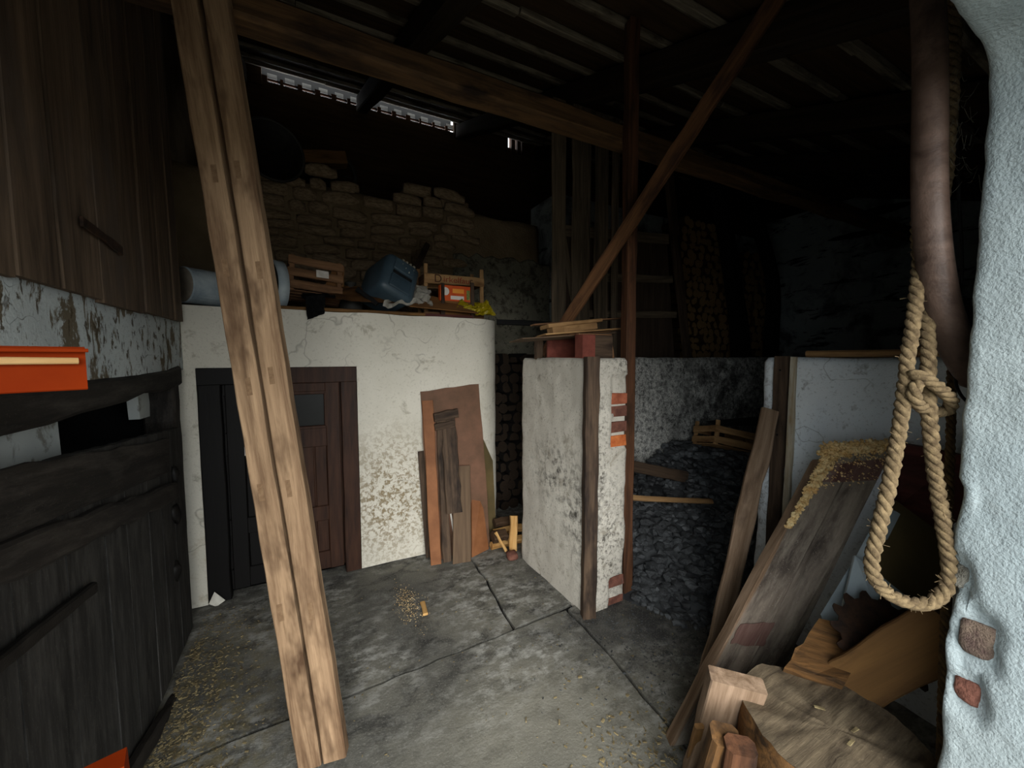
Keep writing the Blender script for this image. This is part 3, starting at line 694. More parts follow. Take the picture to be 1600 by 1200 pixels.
# slatted crate on its end with paper label
def crate(name, label, c, w, h, dpt, rz, rx, mat, nslat=3, group=None, ry=0., post=True, frontgap=.35):
    """open slatted box: front at local -Y"""
    t = thing(name, c, label, 'crate', group)
    Mx = Matrix.Translation(c) @ Matrix.Rotation(rz, 4, 'Z') @ Matrix.Rotation(ry, 4, 'Y') @ Matrix.Rotation(rx, 4, 'X')
    def bd(nm, a, b_, ww, tt, n): return link(nm, plank_bm((Vector(b_)-Vector(a)).length, ww, tt, 3, .003, .002), mat, t, Mx @ frame(Vector(a), Vector(b_), Vector(n)))
    sw = h/nslat*(1-frontgap*.5)
    for k in range(nslat):
        z = h*(k+.5)/nslat
        for yy in (-dpt/2, dpt/2): bd('slat', (-w/2, yy, z), (w/2, yy, z), sw*.8, .009, (0, -1, 0))
        for xx in (-w/2+.006, w/2-.006): bd('end_slat', (xx, -dpt/2+.01, z), (xx, dpt/2-.01, z), sw*.8, .009, (1, 0, 0))
    for xx in (-w/2+.022, w/2-.022):
        for yy in (-dpt/2+.014, dpt/2-.014): bd('corner_post', (xx, yy, 0), (xx, yy, h+(.03 if post else 0)), .03, .018, (0, -1, 0))
    for k in range(4): bd('bottom_slat', (-w/2, -dpt/2+dpt*(k+.5)/4, .005), (w/2, -dpt/2+dpt*(k+.5)/4, .005), dpt/4*.8, .007, (0, 0, 1))
    return t, Mx
c0 = at(490, 452, 3.02); c0.z = T0+.105
t, Mx = crate('fruit_crate', 'small brown slatted crate tilted back with a white paper label', c0, .33, .25, .20, .10, -.25, 'cratewood', 3, None, .08, False)
link('paper_label', plank_bm(.075, .052, .002, 1, .002, .0005), 'paper', t, Mx @ frame(Vector((.0, -.108, .135)), Vector((.075, -.108, .138)), Vector((0, -1, 0))))
# cardboard, black cloth, bottle
def crumple(name, pts, mat, label, cat, amp=.02, n=14, seed=1, T=.004):
    """draped sheet: bilinear patch of four corners with folds"""
    a, b_, c, d_ = [Vector(v) for v in pts]; bm = bmesh.new(); g_ = []
    o0 = (a+b_+c+d_)/4; nr = (b_-a).cross(d_-a).normalized()
    for i in range(n+1):
        row = []
        for j in range(n+1):
            u, v = i/n, j/n; p = (a*(1-u)+b_*u)*(1-v)+(d_*(1-u)+c*u)*v
            k = noise.noise(Vector((u*4, v*4, seed)))+.6*abs(noise.noise(Vector((u*9, v*9, seed+7))))
            row.append(bm.verts.new(p-o0+nr*k*amp+Vector((noise.noise(Vector((u*5, v*5, seed+3))), noise.noise(Vector((u*5, v*5, seed+9))), 0))*amp*.6))
        g_.append(row)
    for i in range(n):
        for j in range(n): bm.faces.new((g_[i][j], g_[i+1][j], g_[i+1][j+1], g_[i][j+1]))
    bmesh.ops.solidify(bm, geom=bm.faces[:], thickness=T)
    return tag(link(name, bm, mat, None, Matrix.Translation(o0), False), label, cat)
q1, q2 = at(512, 462, 2.95), at(600, 470, 2.90)
crumple('cardboard_sheet', [at(508, 468, 2.83), at(640, 476, 2.83), at(620, 452, 3.1)+Vector((0, 0, .02)), at(520, 446, 3.1)], 'cardboard', 'sagging brown cardboard sheet between crate and jerrycan', 'cardboard', .02, 10, 3)
slab('cardboard_box_tmp', [at(505, 452, 3.0), at(537, 448, 3.0), at(538, 417, 3.02), at(520, 420, 3.02)], .05, 'cardboard').name = 'cardboard_flap'
tag(bpy.data.objects['cardboard_flap'], 'brown cardboard flap standing right beside the slatted crate', 'cardboard')
crumple('black_cloth', [at(477, 464, 2.77)+Vector((0, -.02, .0)), at(508, 461, 2.77)+Vector((0, -.02, 0)), at(507, 490, 2.755), at(480, 500, 2.755)], 'blackcloth', 'black cloth hanging over the edge of the cellar roof', 'cloth', .014, 12, 5, .006)
crumple('black_rag', [at(470, 466, 2.80), at(525, 466, 2.80), at(522, 456, 3.0), at(474, 455, 3.0)], 'blackcloth', 'dark rag bundled under the slatted crate', 'cloth', .02, 8, 8, .01)
p = at(548, 452, 3.12)
link_o = link('dark_bottle', lathe_bm([(0, 0), (0, .075), (.12, .08), (.17, .06), (.19, .03), (.23, .028), (.235, .04), (.25, .04), (.25, 0)], 20), 'darkmetal', None, Matrix.Translation((p.x, 3.12, T0)) @ Matrix.Rotation(-math.pi/2, 4, 'Y'), True)
tag(link_o, 'dark grey canister between the crate and the blue jerrycan', 'canister')
# jerrycan lying tilted
p = at(606, 470, 2.97)
jc = thing('jerrycan', (p.x, 2.97, T0), 'grey-blue plastic jerrycan lying tilted with white drips', 'jerrycan')
JM = Matrix.Translation((p.x+.01, 2.98, T0+.225)) @ Matrix.Rotation(math.radians(24), 4, 'Y') @ Matrix.Rotation(math.radians(14), 4, 'Z') @ Matrix.Rotation(math.radians(-20), 4, 'X')
def rbox(x, y, z, r):
    b = boxbm(-x/2, x/2, -y/2, y/2, -z/2, z/2); bmesh.ops.bevel(b, geom=b.edges[:], offset=r, segments=4, affect='EDGES', profile=.5); return b
jb = link('body', rbox(.27, .36, .30, .05), 'blueplastic', jc, JM, True)
for (x, z, w, h) in ((0, -.06, .16, .10), (0, .075, .16, .09)):
    link('raised_panel', rbox(w, .02, h, .009), 'blueplastic', jb, JM @ Matrix.Translation((x, -.18, z)), True)
link('grip_slot', rbox(.15, .006, .022, .002), 'blackcloth', jb, JM @ Matrix.Translation((0, -.183, .008)))
link('cap', lathe_bm([(0, .03), (.03, .03), (.03, 0)], 18), 'darkmetal', jc, JM @ Matrix.Translation((.07, -.10, .15)) @ Matrix.Rotation(-math.pi/2, 4, 'Y'), True)
for i in range(4):
    x = -.02+.03*i; pth = [(x, -.12, .151), (x+.004, -.16, .145), (x+.002, -.178, .125), (x-.004, -.187, .09-.02*(i % 3))]
    link('white_drip', tube_bm(smoothpath(pth, 5), lambda u: .009*(1-.5*u), 6), 'white_smear', jb, JM, True)
crumple('white_plastic_sheet', [at(598, 478, 2.82), at(676, 478, 2.84), at(668, 448, 3.0), at(622, 448, 3.0)], 'whitecloth', 'crumpled white plastic sheet in front of the jerrycan', 'plastic sheet', .055, 16, 11)
lean('stick', 'short brown stick leaning on the stone wall behind the jerrycan', at(640, 440, 3.2), at(668, 382, 3.75), .05, .025, 'oldgrey', (0, -1, 0), 'stick', seg=5)
lean('stick', 'thin dark stick lying slanted under the jerrycan', at(558, 452, 2.9), at(590, 476, 2.83), .03, .02, 'black_timber', (0, -1, 0), 'stick', seg=4)
# lettered drink crate
p0, p1 = at(663, 437, 3.0), at(756, 436, 3.0); w = p1.x-p0.x; cx = (p0.x+p1.x)/2
bc = thing('lettered_crate', (cx, 3.1, T0), 'old wooden drinks crate with faded red lettering on its slat', 'crate')
zs = at(705, 437, 3.0).z
fs_ = board('front_slat', (p0.x, 3.0, zs-.004), (p1.x, 3.0, zs), .072, .012, 'lightwood', (0, -1, 0), bc, 4, .002)
board('back_slat', (p0.x, 3.24, zs-.004), (p1.x, 3.24, zs), .072, .012, 'lightwood', (0, -1, 0), bc, 4, .002)
board('lower_slat', (p0.x, 3.002, T0+.035), (p1.x, 3.002, T0+.035), .05, .012, 'cratewood', (0, -1, 0), bc, 4, .002)
for x in (p0.x+.014, p1.x-.014):
    board('corner_post', (x, 3.016, T0), (x, 3.016, zs+.105), .03, .02, 'lightwood', (0, -1, 0), bc, 3, .002)
    board('corner_post', (x, 3.226, T0), (x, 3.226, zs+.105), .03, .02, 'lightwood', (0, -1, 0), bc, 3, .002)
    board('side_slat', (x, 3.0, zs), (x, 3.24, zs), .07, .01, 'cratewood', (1, 0, 0), bc, 3, .002)
TX = Matrix.Rotation(math.pi/2, 4, 'X')
textpart('crate_letter', 'D', .085, 'print_dark', fs_, Matrix.Translation((p0.x+.105, 2.9930, zs-.004)) @ TX)
textpart('crate_lettering', 'irkelfau', .064, 'print', fs_, Matrix.Translation((cx+.01, 2.9930, zs-.004)) @ TX @ Matrix.Diagonal((1.15, 1, 1, 1)))
textpart('crate_letter', 'r', .075, 'print_dark', fs_, Matrix.Translation((p1.x-.115, 2.9930, zs)) @ TX)
# orange carton
a, c = at(688, 469, 2.93), at(740, 449, 2.93)
cb = thing('carton', ((a.x+c.x)/2, 2.97, T0), 'small bright orange printed carton below the lettered crate', 'carton')
box('carton_body', a.x, c.x, 2.93, 3.0-.02, a.z, c.z, 'cartonorange', cb, .002)
W_, H_ = c.x-a.x, c.z-a.z
def pr(nm, u0, u1, v0, v1, mt): return box(nm, a.x+W_*u0, a.x+W_*u1, 2.9285, 2.931, a.z+H_*v0, a.z+H_*v1, mt, cb)
link('round_print', lathe_bm([(0, 0), (0, H_*.26)], 20), 'cartonlight', cb, Matrix.Translation((a.x+W_*.15, 2.9288, a.z+H_*.6)) @ Matrix.Rotation(math.pi/2, 4, 'Z'))
pr('amber_print', .36, .70, .52, .80, 'cartonyellow'); pr('pale_print', .30, .70, .10, .34, 'cartonlight'); pr('green_print', .78, .88, .12, .75, 'cartongreen')
sb = at(712, 480, 2.9)
box('carton_stand', a.x+.01, c.x-.01, 2.935, 2.975, T0, a.z, 'cardboard', cb)
for px in (692, 738):
    q = at(px, 470, 2.92); lean('stake', 'short dark stake standing %s the orange carton' % ('left of' if px < 700 else 'right of'), (q.x, 2.918, T0), (q.x, 2.918, at(px, 442, 2.918).z), .03, .014, 'oldgrey', (0, -1, 0), 'stake', seg=3)
slab('cardboard_sheet', [at(640, 478, 2.80), at(748, 489, 2.80), at(700, 468, 3.0), at(672, 462, 3.0)], .006, 'cardboard')
tag(bpy.data.objects['cardboard_sheet.001'], 'flat tan cardboard sheet below the orange carton', 'cardboard')
crumple('yellow_bag', [at(712, 484, 2.84), at(772, 494, 2.83), at(762, 478, 2.95), at(718, 470, 2.95)], 'yellow', 'crumpled yellow plastic bag at the right end of the cellar roof', 'bag', .05, 16, 21)
crumple('yellow_bag_end', [at(742, 492, 2.82), at(775, 492, 2.82), at(760, 470, 2.86), at(748, 476, 2.9)], 'yellow', 'knotted yellow bag end overhanging beside the cellar corner', 'bag', .03, 12, 27)
# things on the ledge of the stone wall
p = at(425, 246, 3.86); kt = thing('black_pan', (p.x, 3.86, p.z-.2), 'large black round pan hung at the top of the stone wall', 'pan')
PM = Matrix.Translation((p.x, 3.77, p.z)) @ Matrix.Rotation(math.pi/2+.3, 4, 'Z')
link('bowl', lathe_bm([(0, 0), (-.01, .15), (-.04, .215), (-.05, .225), (-.04, .228), (0, .17), (.02, 0)], 30), 'iron', kt, PM, True)
link('rim', lathe_bm([(-.05, .217), (-.06, .23), (-.045, .238), (-.035, .225)], 30), 'darkmetal', kt, PM, True)
p = at(520, 222, 4.1); wh = thing('spoked_wheel', (p.x, 4.1, 2.93), 'old iron spoked wheel standing on the stone wall ledge', 'wheel')
WX = Matrix.Translation((p.x, 4.1, 3.13)) @ Matrix.Rotation(math.pi/2, 4, 'Z')
link('tyre', lathe_bm([(-.02, .175), (-.02, .2), (.02, .2), (.02, .175), (-.02, .175)], 32), 'darkmetal', wh, WX, True)
link('hub', lathe_bm([(-.03, 0), (-.03, .03), (.03, .03), (.03, 0)], 14), 'iron', wh, WX, True)
for k in range(8):
    an = math.pi/4*k; link('spoke', tube_bm([Vector((0, .03*math.cos(an), .03*math.sin(an))), Vector((0, .176*math.cos(an), .176*math.sin(an)))], .007, 6), 'iron', wh, WX)
lean('short_beam', 'dark orange-brown timber lying along the stone wall ledge', at(452, 247, 4.0), at(540, 250, 4.0), .11, .12, 'tanboard', (0, -1, 0), 'timber', seg=6)
for i, (px, py, s) in enumerate(((696, 262, .10), (725, 300, .08), (635, 292, .1))):
    p = at(px, py, 4.0); o = tag(link('loose_stone', lump_bm(s*.8, s*.7, s, 2, .35, 130+i, True), 'rubble', None, Matrix.Translation((p.x, 4.0, 2.955+s*.5)), True), ['upright loose stone on the ledge beside the black gap', 'rightmost loose stone on the stone wall ledge', 'loose stone on the ledge above the jerrycan'][i], 'stone')
# ================================================================ BOARDS LEANING ON THE CELLAR
fy = lambda px, py: PZ(px, py, .002)
slab('hardboard_sheet', [fy(675, 877), fy(766, 853), PY(748, 600, 2.768), PY(657, 612, 2.768)], .006, 'hardboard', None, (0, 0, 1), None, .006, 7)
tag(bpy.data.objects['hardboard_sheet'], 'tall brown hardboard sheet leaning on the cellar front', 'board')
slab('grey_sheet', [PZ(752, 850), PZ(776, 842), PY(770, 720, 2.79), PY(749, 672, 2.775)], .006, 'olive', None, (0, 0, 1))
tag(bpy.data.objects['grey_sheet'], 'grey-green sheet leaning behind the hardboard at the cellar corner', 'board')
slab('thin_board', [PZ(667, 874)+Vector((0, .02, 0)), PZ(676, 872)+Vector((0, .02, 0)), PY(664, 704, 2.772), PY(653, 706, 2.772)], .01, 'oldgrey', None, (0, 0, 1))
tag(bpy.data.objects['thin_board'], 'short dark board edge showing left of the hardboard sheet', 'board')
f2 = PZ(690, 884); lean('narrow_board', 'orange-brown narrow board at the left of the leaning stack', PZ(681, 882), PY(668, 625, 2.75), .075, .012, 'orangeboard', (-.2, -1, .1), seg=8, jit=.004)
wbd = thing('weathered_board', PZ(700, 878), 'dark weathered board with a nailed crosspiece in the leaning stack', 'board')
board('plank', PZ(699, 878), PY(688, 650, 2.735), .06, .025, 'oldgrey', (-.15, -1, .1), wbd, 10, .005)
board('plank', PZ(709, 800, .36)+Vector((0, 0, 0)), PY(700, 648, 2.73), .11, .02, 'oldgrey', (-.15, -1, .1), wbd, 8, .008)
cp = PY(678, 652, 2.70); cq = PY(716, 645, 2.70)
board('crosspiece', cp, cq, .06, .03, 'oldgrey', (0, -1, 0), wbd, 5, .005); board('crosspiece', cp+Vector((.01, .01, -.075)), cq+Vector((-.03, .01, -.075)), .05, .03, 'oldgrey', (0, -1, 0), wbd, 5, .005)
lean('grey_plank', 'short grey-brown plank in front of the leaning stack', PZ(722, 879), PY(721, 728, 2.69), .135, .018, 'greyplank', (0, -1, .1), seg=6, jit=.002)
slab('orange_offcut', [PZ(737, 870)+Vector((0, -.01, 0)), PZ(763, 857)+Vector((0, -.01, 0)), PY(752, 770, 2.715), PY(737, 768, 2.715)], .008, 'orangeboard', None, (0, 0, 1))
tag(bpy.data.objects['orange_offcut'], 'triangular orange-brown offcut at the right foot of the stack', 'board')
lean('white_lath', 'thin white lath stuck between the leaning boards', PY(709, 832, 2.66), PY(701, 782, 2.68), .012, .008, 'paper', (0, -1, 0), 'lath', seg=2, jit=0)
# ================================================================ FIREWOOD
def log_mesh(seed, split):
    rr = random.Random(seed); b = bmesh.new(); n = 9 if not split else 7
    prof = []
    for j in range(n):
        a = 2*math.pi*j/n
        if split: a = math.pi*(-.1+1.2*j/(n-1))
        r = .5*(1+rr.uniform(-.14, .14)); prof.append((r*math.cos(a), r*math.sin(a)-(.2 if split else 0)))
    rings = [[b.verts.new((x, y, z)) for x, z in prof] for y in (0, 1)]
    f1 = b.faces.new(rings[0]); f2 = b.faces.new(rings[1][::-1])
    for j in range(n): b.faces.new((rings[0][j], rings[1][j], rings[1][(j+1) % n], rings[0][(j+1) % n]))
    bmesh.ops.recalc_face_normals(b, faces=b.faces); me = mesh_from(b, 'firewood_log')
    me.materials.append(M['bark']); me.materials.append(M['logend']); me.polygons[0].material_index = 1; me.polygons[1].material_index = 1
    return me
LOGS = [log_mesh(i, i % 2) for i in range(8)]
LOGS_D = []  # darkened copies for logs in the shaded gap
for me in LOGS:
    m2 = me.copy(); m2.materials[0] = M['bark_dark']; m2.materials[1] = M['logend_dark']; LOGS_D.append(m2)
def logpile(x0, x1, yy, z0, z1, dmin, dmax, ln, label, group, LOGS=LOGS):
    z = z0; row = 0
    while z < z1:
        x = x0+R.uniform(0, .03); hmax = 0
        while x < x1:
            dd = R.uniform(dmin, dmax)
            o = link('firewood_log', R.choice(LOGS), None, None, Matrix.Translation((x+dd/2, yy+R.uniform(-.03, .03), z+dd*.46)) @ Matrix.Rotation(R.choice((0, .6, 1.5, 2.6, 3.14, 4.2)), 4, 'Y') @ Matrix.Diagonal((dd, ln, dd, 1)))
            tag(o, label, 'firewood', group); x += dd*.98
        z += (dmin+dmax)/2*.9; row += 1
p, q = PY(1062, 450, 3.3), PY(1140, 450, 3.3)
rk = thing('wood_rack', (p.x+1, 3.4, 0), 'dark timber rack carrying the firewood behind the coal bin', 'rack')
box('shelf', p.x-.1, 6.1, 3.2, 3.7, 1.28, 1.33, 'black_timber', rk)
for x in (p.x, p.x+1.0, 6.0): box('leg', x-.04, x+.04, 3.3, 3.38, 0, 1.28, 'black_timber', rk)
logpile(p.x, q.x, 3.3, 1.335, 3.02, .085, .12, .34, 'split firewood log in the dim stack behind the coal bin', 'firewood stack behind the coal bin')
p, q = PY(1160, 450, 3.3), PY(1196, 450, 3.3)
logpile(p.x, q.x, 3.3, 1.335, 2.75, .10, .14, .34, 'firewood log stacked between the two crooked black timbers', 'firewood between the crooked timbers')
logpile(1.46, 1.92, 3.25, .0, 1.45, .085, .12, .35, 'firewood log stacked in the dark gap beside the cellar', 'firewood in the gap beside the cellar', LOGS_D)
# kindling lying in front of the gap
def rnd_split(name, a, c, w, t, label): return lean(name, label, a, c, w, t, 'pale', (0, -.6, 1), 'firewood', seg=4, jit=.006, ch=.008)
for (a, c, w, t, z, yy, lab) in (((768, 846), (816, 846), .05, .05, .03, 2.62, 'lowest pale split log lying across the gap'),
        ((770, 826), (815, 830), .05, .05, .09, 2.68, 'second pale split log lying across the gap'),
        ((772, 812), (795, 812), .06, .05, .15, 2.72, 'topmost dull split log of the small pile in the gap'),
        ((803, 806), (801, 858), .055, .04, 0, 2.55, 'pale split log standing against the small pile'),
        ((774, 830), (791, 868), .02, .02, 0, 2.55, 'thin pale stick propped on the small pile'),
        ((770, 832), (790, 830), .07, .06, .1, 2.60, 'dark split log end lying on the small pile')):
    A_, C_ = PY(*a, yy), PY(*c, yy-(.05 if a[1] != c[1] and z == 0 else 0))
    if z: A_.z = C_.z = z
    else: C_.z = .02
    o = rnd_split('split_log', A_, C_, w, t, lab)
    if 'dark' in lab or 'dull' in lab: o.data.materials[0] = M['bark']
o = tag(link('wood_chunk', lump_bm(.05, .05, .035, 2, .3, 201, True), 'brick2', None, Matrix.Translation(PZ(800, 872)+Vector((0, 0, .02))), True), 'reddish lump of broken brick at the foot of the white pier', 'brick piece')
# ================================================================ PILE ON THE PIER
zt = 1.437
rx = thing('red_box', (1.46, 2.0, zt), 'open red-painted wooden box on the white pier', 'box')
ra, rc = PY(862, 560, 1.86), PY(944, 560, 1.86)
x0, x1 = 1.36, 1.60
board('end_panel', (x0+.09, 1.80, zt+.068), (x1, 1.80, zt+.068), .136, .02, 'oldgrey', (0, -1, 0), rx, 2, .001)
board('side', (x0, 1.80, zt+.068), (x0+.09, 1.80, zt+.068), .136, .07, 'redbox', (0, -1, 0), rx, 2, .001)
board('side', (x0, 2.13, zt+.068), (x1, 2.13, zt+.068), .136, .012, 'redbox', (0, -1, 0), rx, 2, .001)
board('back', (x1-.01, 1.83, zt+.068), (x1-.01, 2.13, zt+.068), .136, .012, 'redbox', (1, 0, 0), rx, 2, .001)
board('bottom', (x0, 1.97, zt+.005), (x1, 1.97, zt+.005), .34, .01, 'redbox', (0, 0, 1), rx, 2, .001)
board('top_board', (x0, 1.97, zt+.14), (x1, 1.97, zt+.14), .34, .008, 'cratewood', (0, 0, 1), rx, 2, .001)
def px_board(lab, a, c, yy, w, t, mt, zoff=0, cat='board'):
    return lean('scrap_board', lab, PY(*a, yy), PY(*c, yy), w, t, mt, (0, .1, 1), cat, seg=8, jit=.004)
px_board('long warped lath lying lowest over the red box', (806, 532), (950, 523), 1.95, .16, .007, 'greyplank')
px_board('brown slat with yellowish end on the pier pile', (845, 526), (945, 519), 1.97, .12, .018, 'cratewood')
px_board('pale-ended board crossing the pier pile towards the post', (846, 524), (966, 515), 1.90, .10, .009, 'lightwood')
px_board('short block lettered in white under the pile top', (860, 517), (928, 510), 1.96, .06, .04, 'lightwood')
px_board('short plank stub lying second from top on the pier', (851, 511), (933, 502), 1.97, .10, .022, 'lightwood')
px_board('thin lath lying on the very top of the pier pile', (831, 508), (965, 498), 1.98, .05, .008, 'cratewood')
lean('stick', 'short thick stick propped against the left of the pier pile', Vector((1.37, 2.25, zt)), PY(842, 530, 2.2), .05, .035, 'oldgrey', (0, -1, 0), 'stick', seg=4)
lean('splinter', 'pale splinter hanging at the right of the red box', Vector((1.612, 1.80, zt+.001)), PY(953, 528, 1.80), .022, .006, 'cratewood', (0, -1, 0), 'splinter', seg=3)
lean('dark_pole', 'black horizontal pole between cellar corner and pier', PY(776, 503, 2.98), PY(902, 508, 2.675), .04, .04, 'black_timber', (0, -1, 0), 'pole', seg=6)
# ================================================================ BEHIND THE BIN
ss = thing('slat_screen', (2.0, 2.64, 0), 'screen of upright grey slats rising behind the white pier', 'screen')
for x0, x1 in ((865, 885), (896, 923), (931, 951), (957, 967)):
    a, c = PY(x0, 400, 2.64), PY(x1, 400, 2.64); xm = (a.x+c.x)/2
    board('slat', (xm, 2.64, 0), (xm-.02, 2.64, 3.42), c.x-a.x, .022, 'slat', (0, -1, 0), ss, 12, .006)
board('rail', (1.2, 2.67, 3.36), (2.9, 2.67, 3.36), .09, .03, 'beam_dark', (0, -1, 0), ss, 6)
od = thing('old_door', (2.3, 2.72, 0), 'dark old panelled door leaning behind the coal bin', 'door')
yy = 2.72; A_ = lambda px, py: PY(px, py, yy)
slab('panel', [A_(878, 600), A_(1056, 600), A_(1042, 372), A_(880, 358)], .012, 'darkpanel', od, (0, 0, 1))
for (a, c, w) in (((880, 360), (1044, 374), .09), ((900, 433), (1050, 437), .07), ((905, 490), (1056, 492), .06)):
    board('rail', PY(*a, yy-.014), PY(*c, yy-.014), w, .022, 'slat', (0, -1, 0), od, 5, .003)
board('stile', PY(912, 560, yy-.02), PY(876, 352, yy-.02), .06, .025, 'slat', (0, -1, 0), od, 5, .003)
board('stile', PY(930, 560, yy-.012), PY(930, 370, yy-.012), .03, .02, 'darkpanel', (0, -1, 0), od, 5, .003)
lean('leaning_stud', 'tall dim brown stud leaning right of the old door', PY(1082, 640, 2.85)+(PY(1082, 640, 2.85)-PY(1044, 270, 2.85))*(PY(1082, 640, 2.85).z/(PY(1044, 270, 2.85).z-PY(1082, 640, 2.85).z)), PY(1044, 270, 2.85), .085, .05, 'oldgrey', (0, -1, 0), 'stud', seg=10, jit=.005)
def crooked(label, pts, ws, yy):
    b = bmesh.new(); P = [PY(x, y, yy) for x, y in pts]; o0 = P[0].copy(); P = smoothpath(P, 6); n = len(P)
    rings = []
    for i, p in enumerate(P):
        u = i/(n-1)*(len(ws)-1); k = min(int(u), len(ws)-2); w = ws[k]+(ws[k+1]-ws[k])*(u-k)
        rings.append([b.verts.new(p-o0+Vector((sx*w/2, sy*.07, 0))) for sx, sy in ((-1, -.6), (-.6, -1), (.6, -1), (1, -.6), (1, .6), (.6, 1), (-.6, 1), (-1, .6))])
    for i in range(n-1):
        for j in range(8): b.faces.new((rings[i][j], rings[i][(j+1) % 8], rings[i+1][(j+1) % 8], rings[i+1][j]))
    b.faces.new(rings[0]); b.faces.new(rings[-1]); bmesh.ops.recalc_face_normals(b, faces=b.faces)
    tag(link('crooked_timber', b, 'black_timber', None, Matrix.Translation(o0)), label, 'timber')
crooked('left crooked black timber in front of the firewood stack', [(1165, 840), (1158, 560), (1148, 460), (1133, 360), (1118, 262)], [.3, .3, .25, .22, .15], 3.1)
crooked('right crooked black timber with an elbow bend', [(1200, 810), (1204, 560), (1208, 450), (1190, 370), (1166, 292)], [.25, .22, .14, .14, .14], 3.1)
# ================================================================ COAL
EA, EB = Vector((1.62, 1.62)), Vector((1.93, 1.22)); EN = Vector((.79, .61)).normalized()
def coalh(x, y):
    dd = (Vector((x, y))-EA).dot(EN)
    h = .50*max(0, dd)-.01
    h = min(h, .66+.05*noise.noise(Vector((x*2, y*2, 0)))); h = h if dd > .02 else .012*max(0, 1+dd*8)
    return h+.03*noise.noise(Vector((x*4, y*4, 3)))*min(1, max(0, dd*3))
def coal_inside(x, y):
    if y > 2.37 or x < 1.64 or x > 4.4: return False
    if x > 2.12 and y < 1.27 and x < 2.36: return False
    if y < 1.27 and x >= 2.36: return False
    return (Vector((x, y))-EA).dot(EN) > -.06
bm = bmesh.new(); vg = {}; st = .05
for i in range(int(2.8/st)):
    for j in range(int(1.5/st)):
        x, y = 1.64+i*st, .98+j*st
        if all(coal_inside(min(x+a*st, 4.39), min(y+c*st, 2.39)) for a in (0, 1) for c in (0, 1)):
            vs_ = []
            for a, c in ((0, 0), (1, 0), (1, 1), (0, 1)):
                k = (i+a, j+c)
                if k not in vg:
                    xx, yy = 1.64+k[0]*st, min(.98+k[1]*st, 2.41); vg[k] = bm.verts.new((xx, yy, max(-.004, coalh(xx, yy)-.02)))
                vs_.append(vg[k])
            bm.faces.new(vs_)
tag(link('coal_heap', bm, 'coal', None, None, True), 'inner body of the black coal heap in the bin', 'coal', None, 'stuff')
lumps = []
for i in range(8):
    me = mesh_from(lump_bm(1, .82, .7, 1, .38, 300+i, i % 2 == 0), 'coal_lump'); me.materials.append(M['coal']); lumps.append(me)
cand = []
while len(cand) < 2400:
    x, y = R.uniform(1.68, 4.1), R.uniform(1.0, 2.39)
    if not coal_inside(x, y): continue
    s = R.uniform(.027, .050); p = Vector((x, y, coalh(x, y)+R.uniform(-.012, .012)))
    dd = (Vector((x, y))-EA).dot(EN)
    if dd < .05: s *= .55; p.z = max(s*.5, p.z)
    cand.append((s/(p-CAM).length, p, s))
cand.sort(key=lambda c: -c[0])
rest = bmesh.new()
for k, (_, p, s) in enumerate(cand):
    Mx = Matrix.Translation(p) @ Matrix.Rotation(R.uniform(0, 6.3), 4, 'Z') @ Matrix.Rotation(R.uniform(-.7, .7), 4, 'X') @ Matrix.Diagonal((s, s, s, 1))
    if k < 300: tag(link('coal_lump', R.choice(lumps), None, None, Mx), 'black coal lump lying on the slope of the heap', 'coal', 'coal lumps on the heap')
    else:
        n0 = len(rest.verts); rest.from_mesh(R.choice(lumps)); rest.verts.ensure_lookup_table()
        for v in rest.verts[n0:]: v.co = Mx @ v.co
tag(link('coal_pieces', rest, 'coal'), 'mass of smaller black coal pieces covering the heap', 'coal', None, 'stuff')
def on_heap(px, py):
    d_ = ray(px, py); t_ = 1.0
    while t_ < 6:
        p = CAM+d_*t_
        if p.z < coalh(p.x, p.y) or p.y > 2.38: return p
        t_ += .01
    return p
p = on_heap(1113, 786); q = PY(984, 762, 2.0); lean('board_on_coal', 'pale brown lath sticking out over the coal heap', Vector((1.70, 1.95, q.z)), p+Vector((0, 0, .01)), .035, .02, 'lightwood', (-.2, -.6, .6), seg=6)
p = on_heap(1075, 750); lean('board_on_coal', 'dark grey plank lying above the pale lath on the coal', PY(986, 728, 2.2), p+Vector((0, 0, .02)), .09, .02, 'oldgrey', (-.2, -.7, .5), seg=6)
# fruit crate lying on the coal
p = on_heap(1146, 714); p.z += .035
t, Mx = crate('coal_crate', 'light wooden slatted crate tipped over on the coal heap', p+Vector((.06, .06, .0)), .52, .17, .30, math.radians(-22), math.radians(-12), 'lightwood', 2, None, math.radians(13), True, .5)
tag(slab('black_sheet', [Mx @ Vector(v) for v in ((-.2, -.10, .16), (.25, -.12, .26), (.32, .15, .36), (-.15, .15, .22))], .006, 'blackcloth'), 'black sheet lying across the crate on the coal', 'sheet')
tag(link('rusty_tin', lathe_bm([(0, 0), (0, .05), (.10, .05), (.10, 0)], 16), 'rusty', None, Mx @ Matrix.Translation((-.12, .02, .02)) @ Matrix.Rotation(-math.pi/2, 4, 'Y'), True), 'rusty brown tin inside the crate on the coal', 'tin')
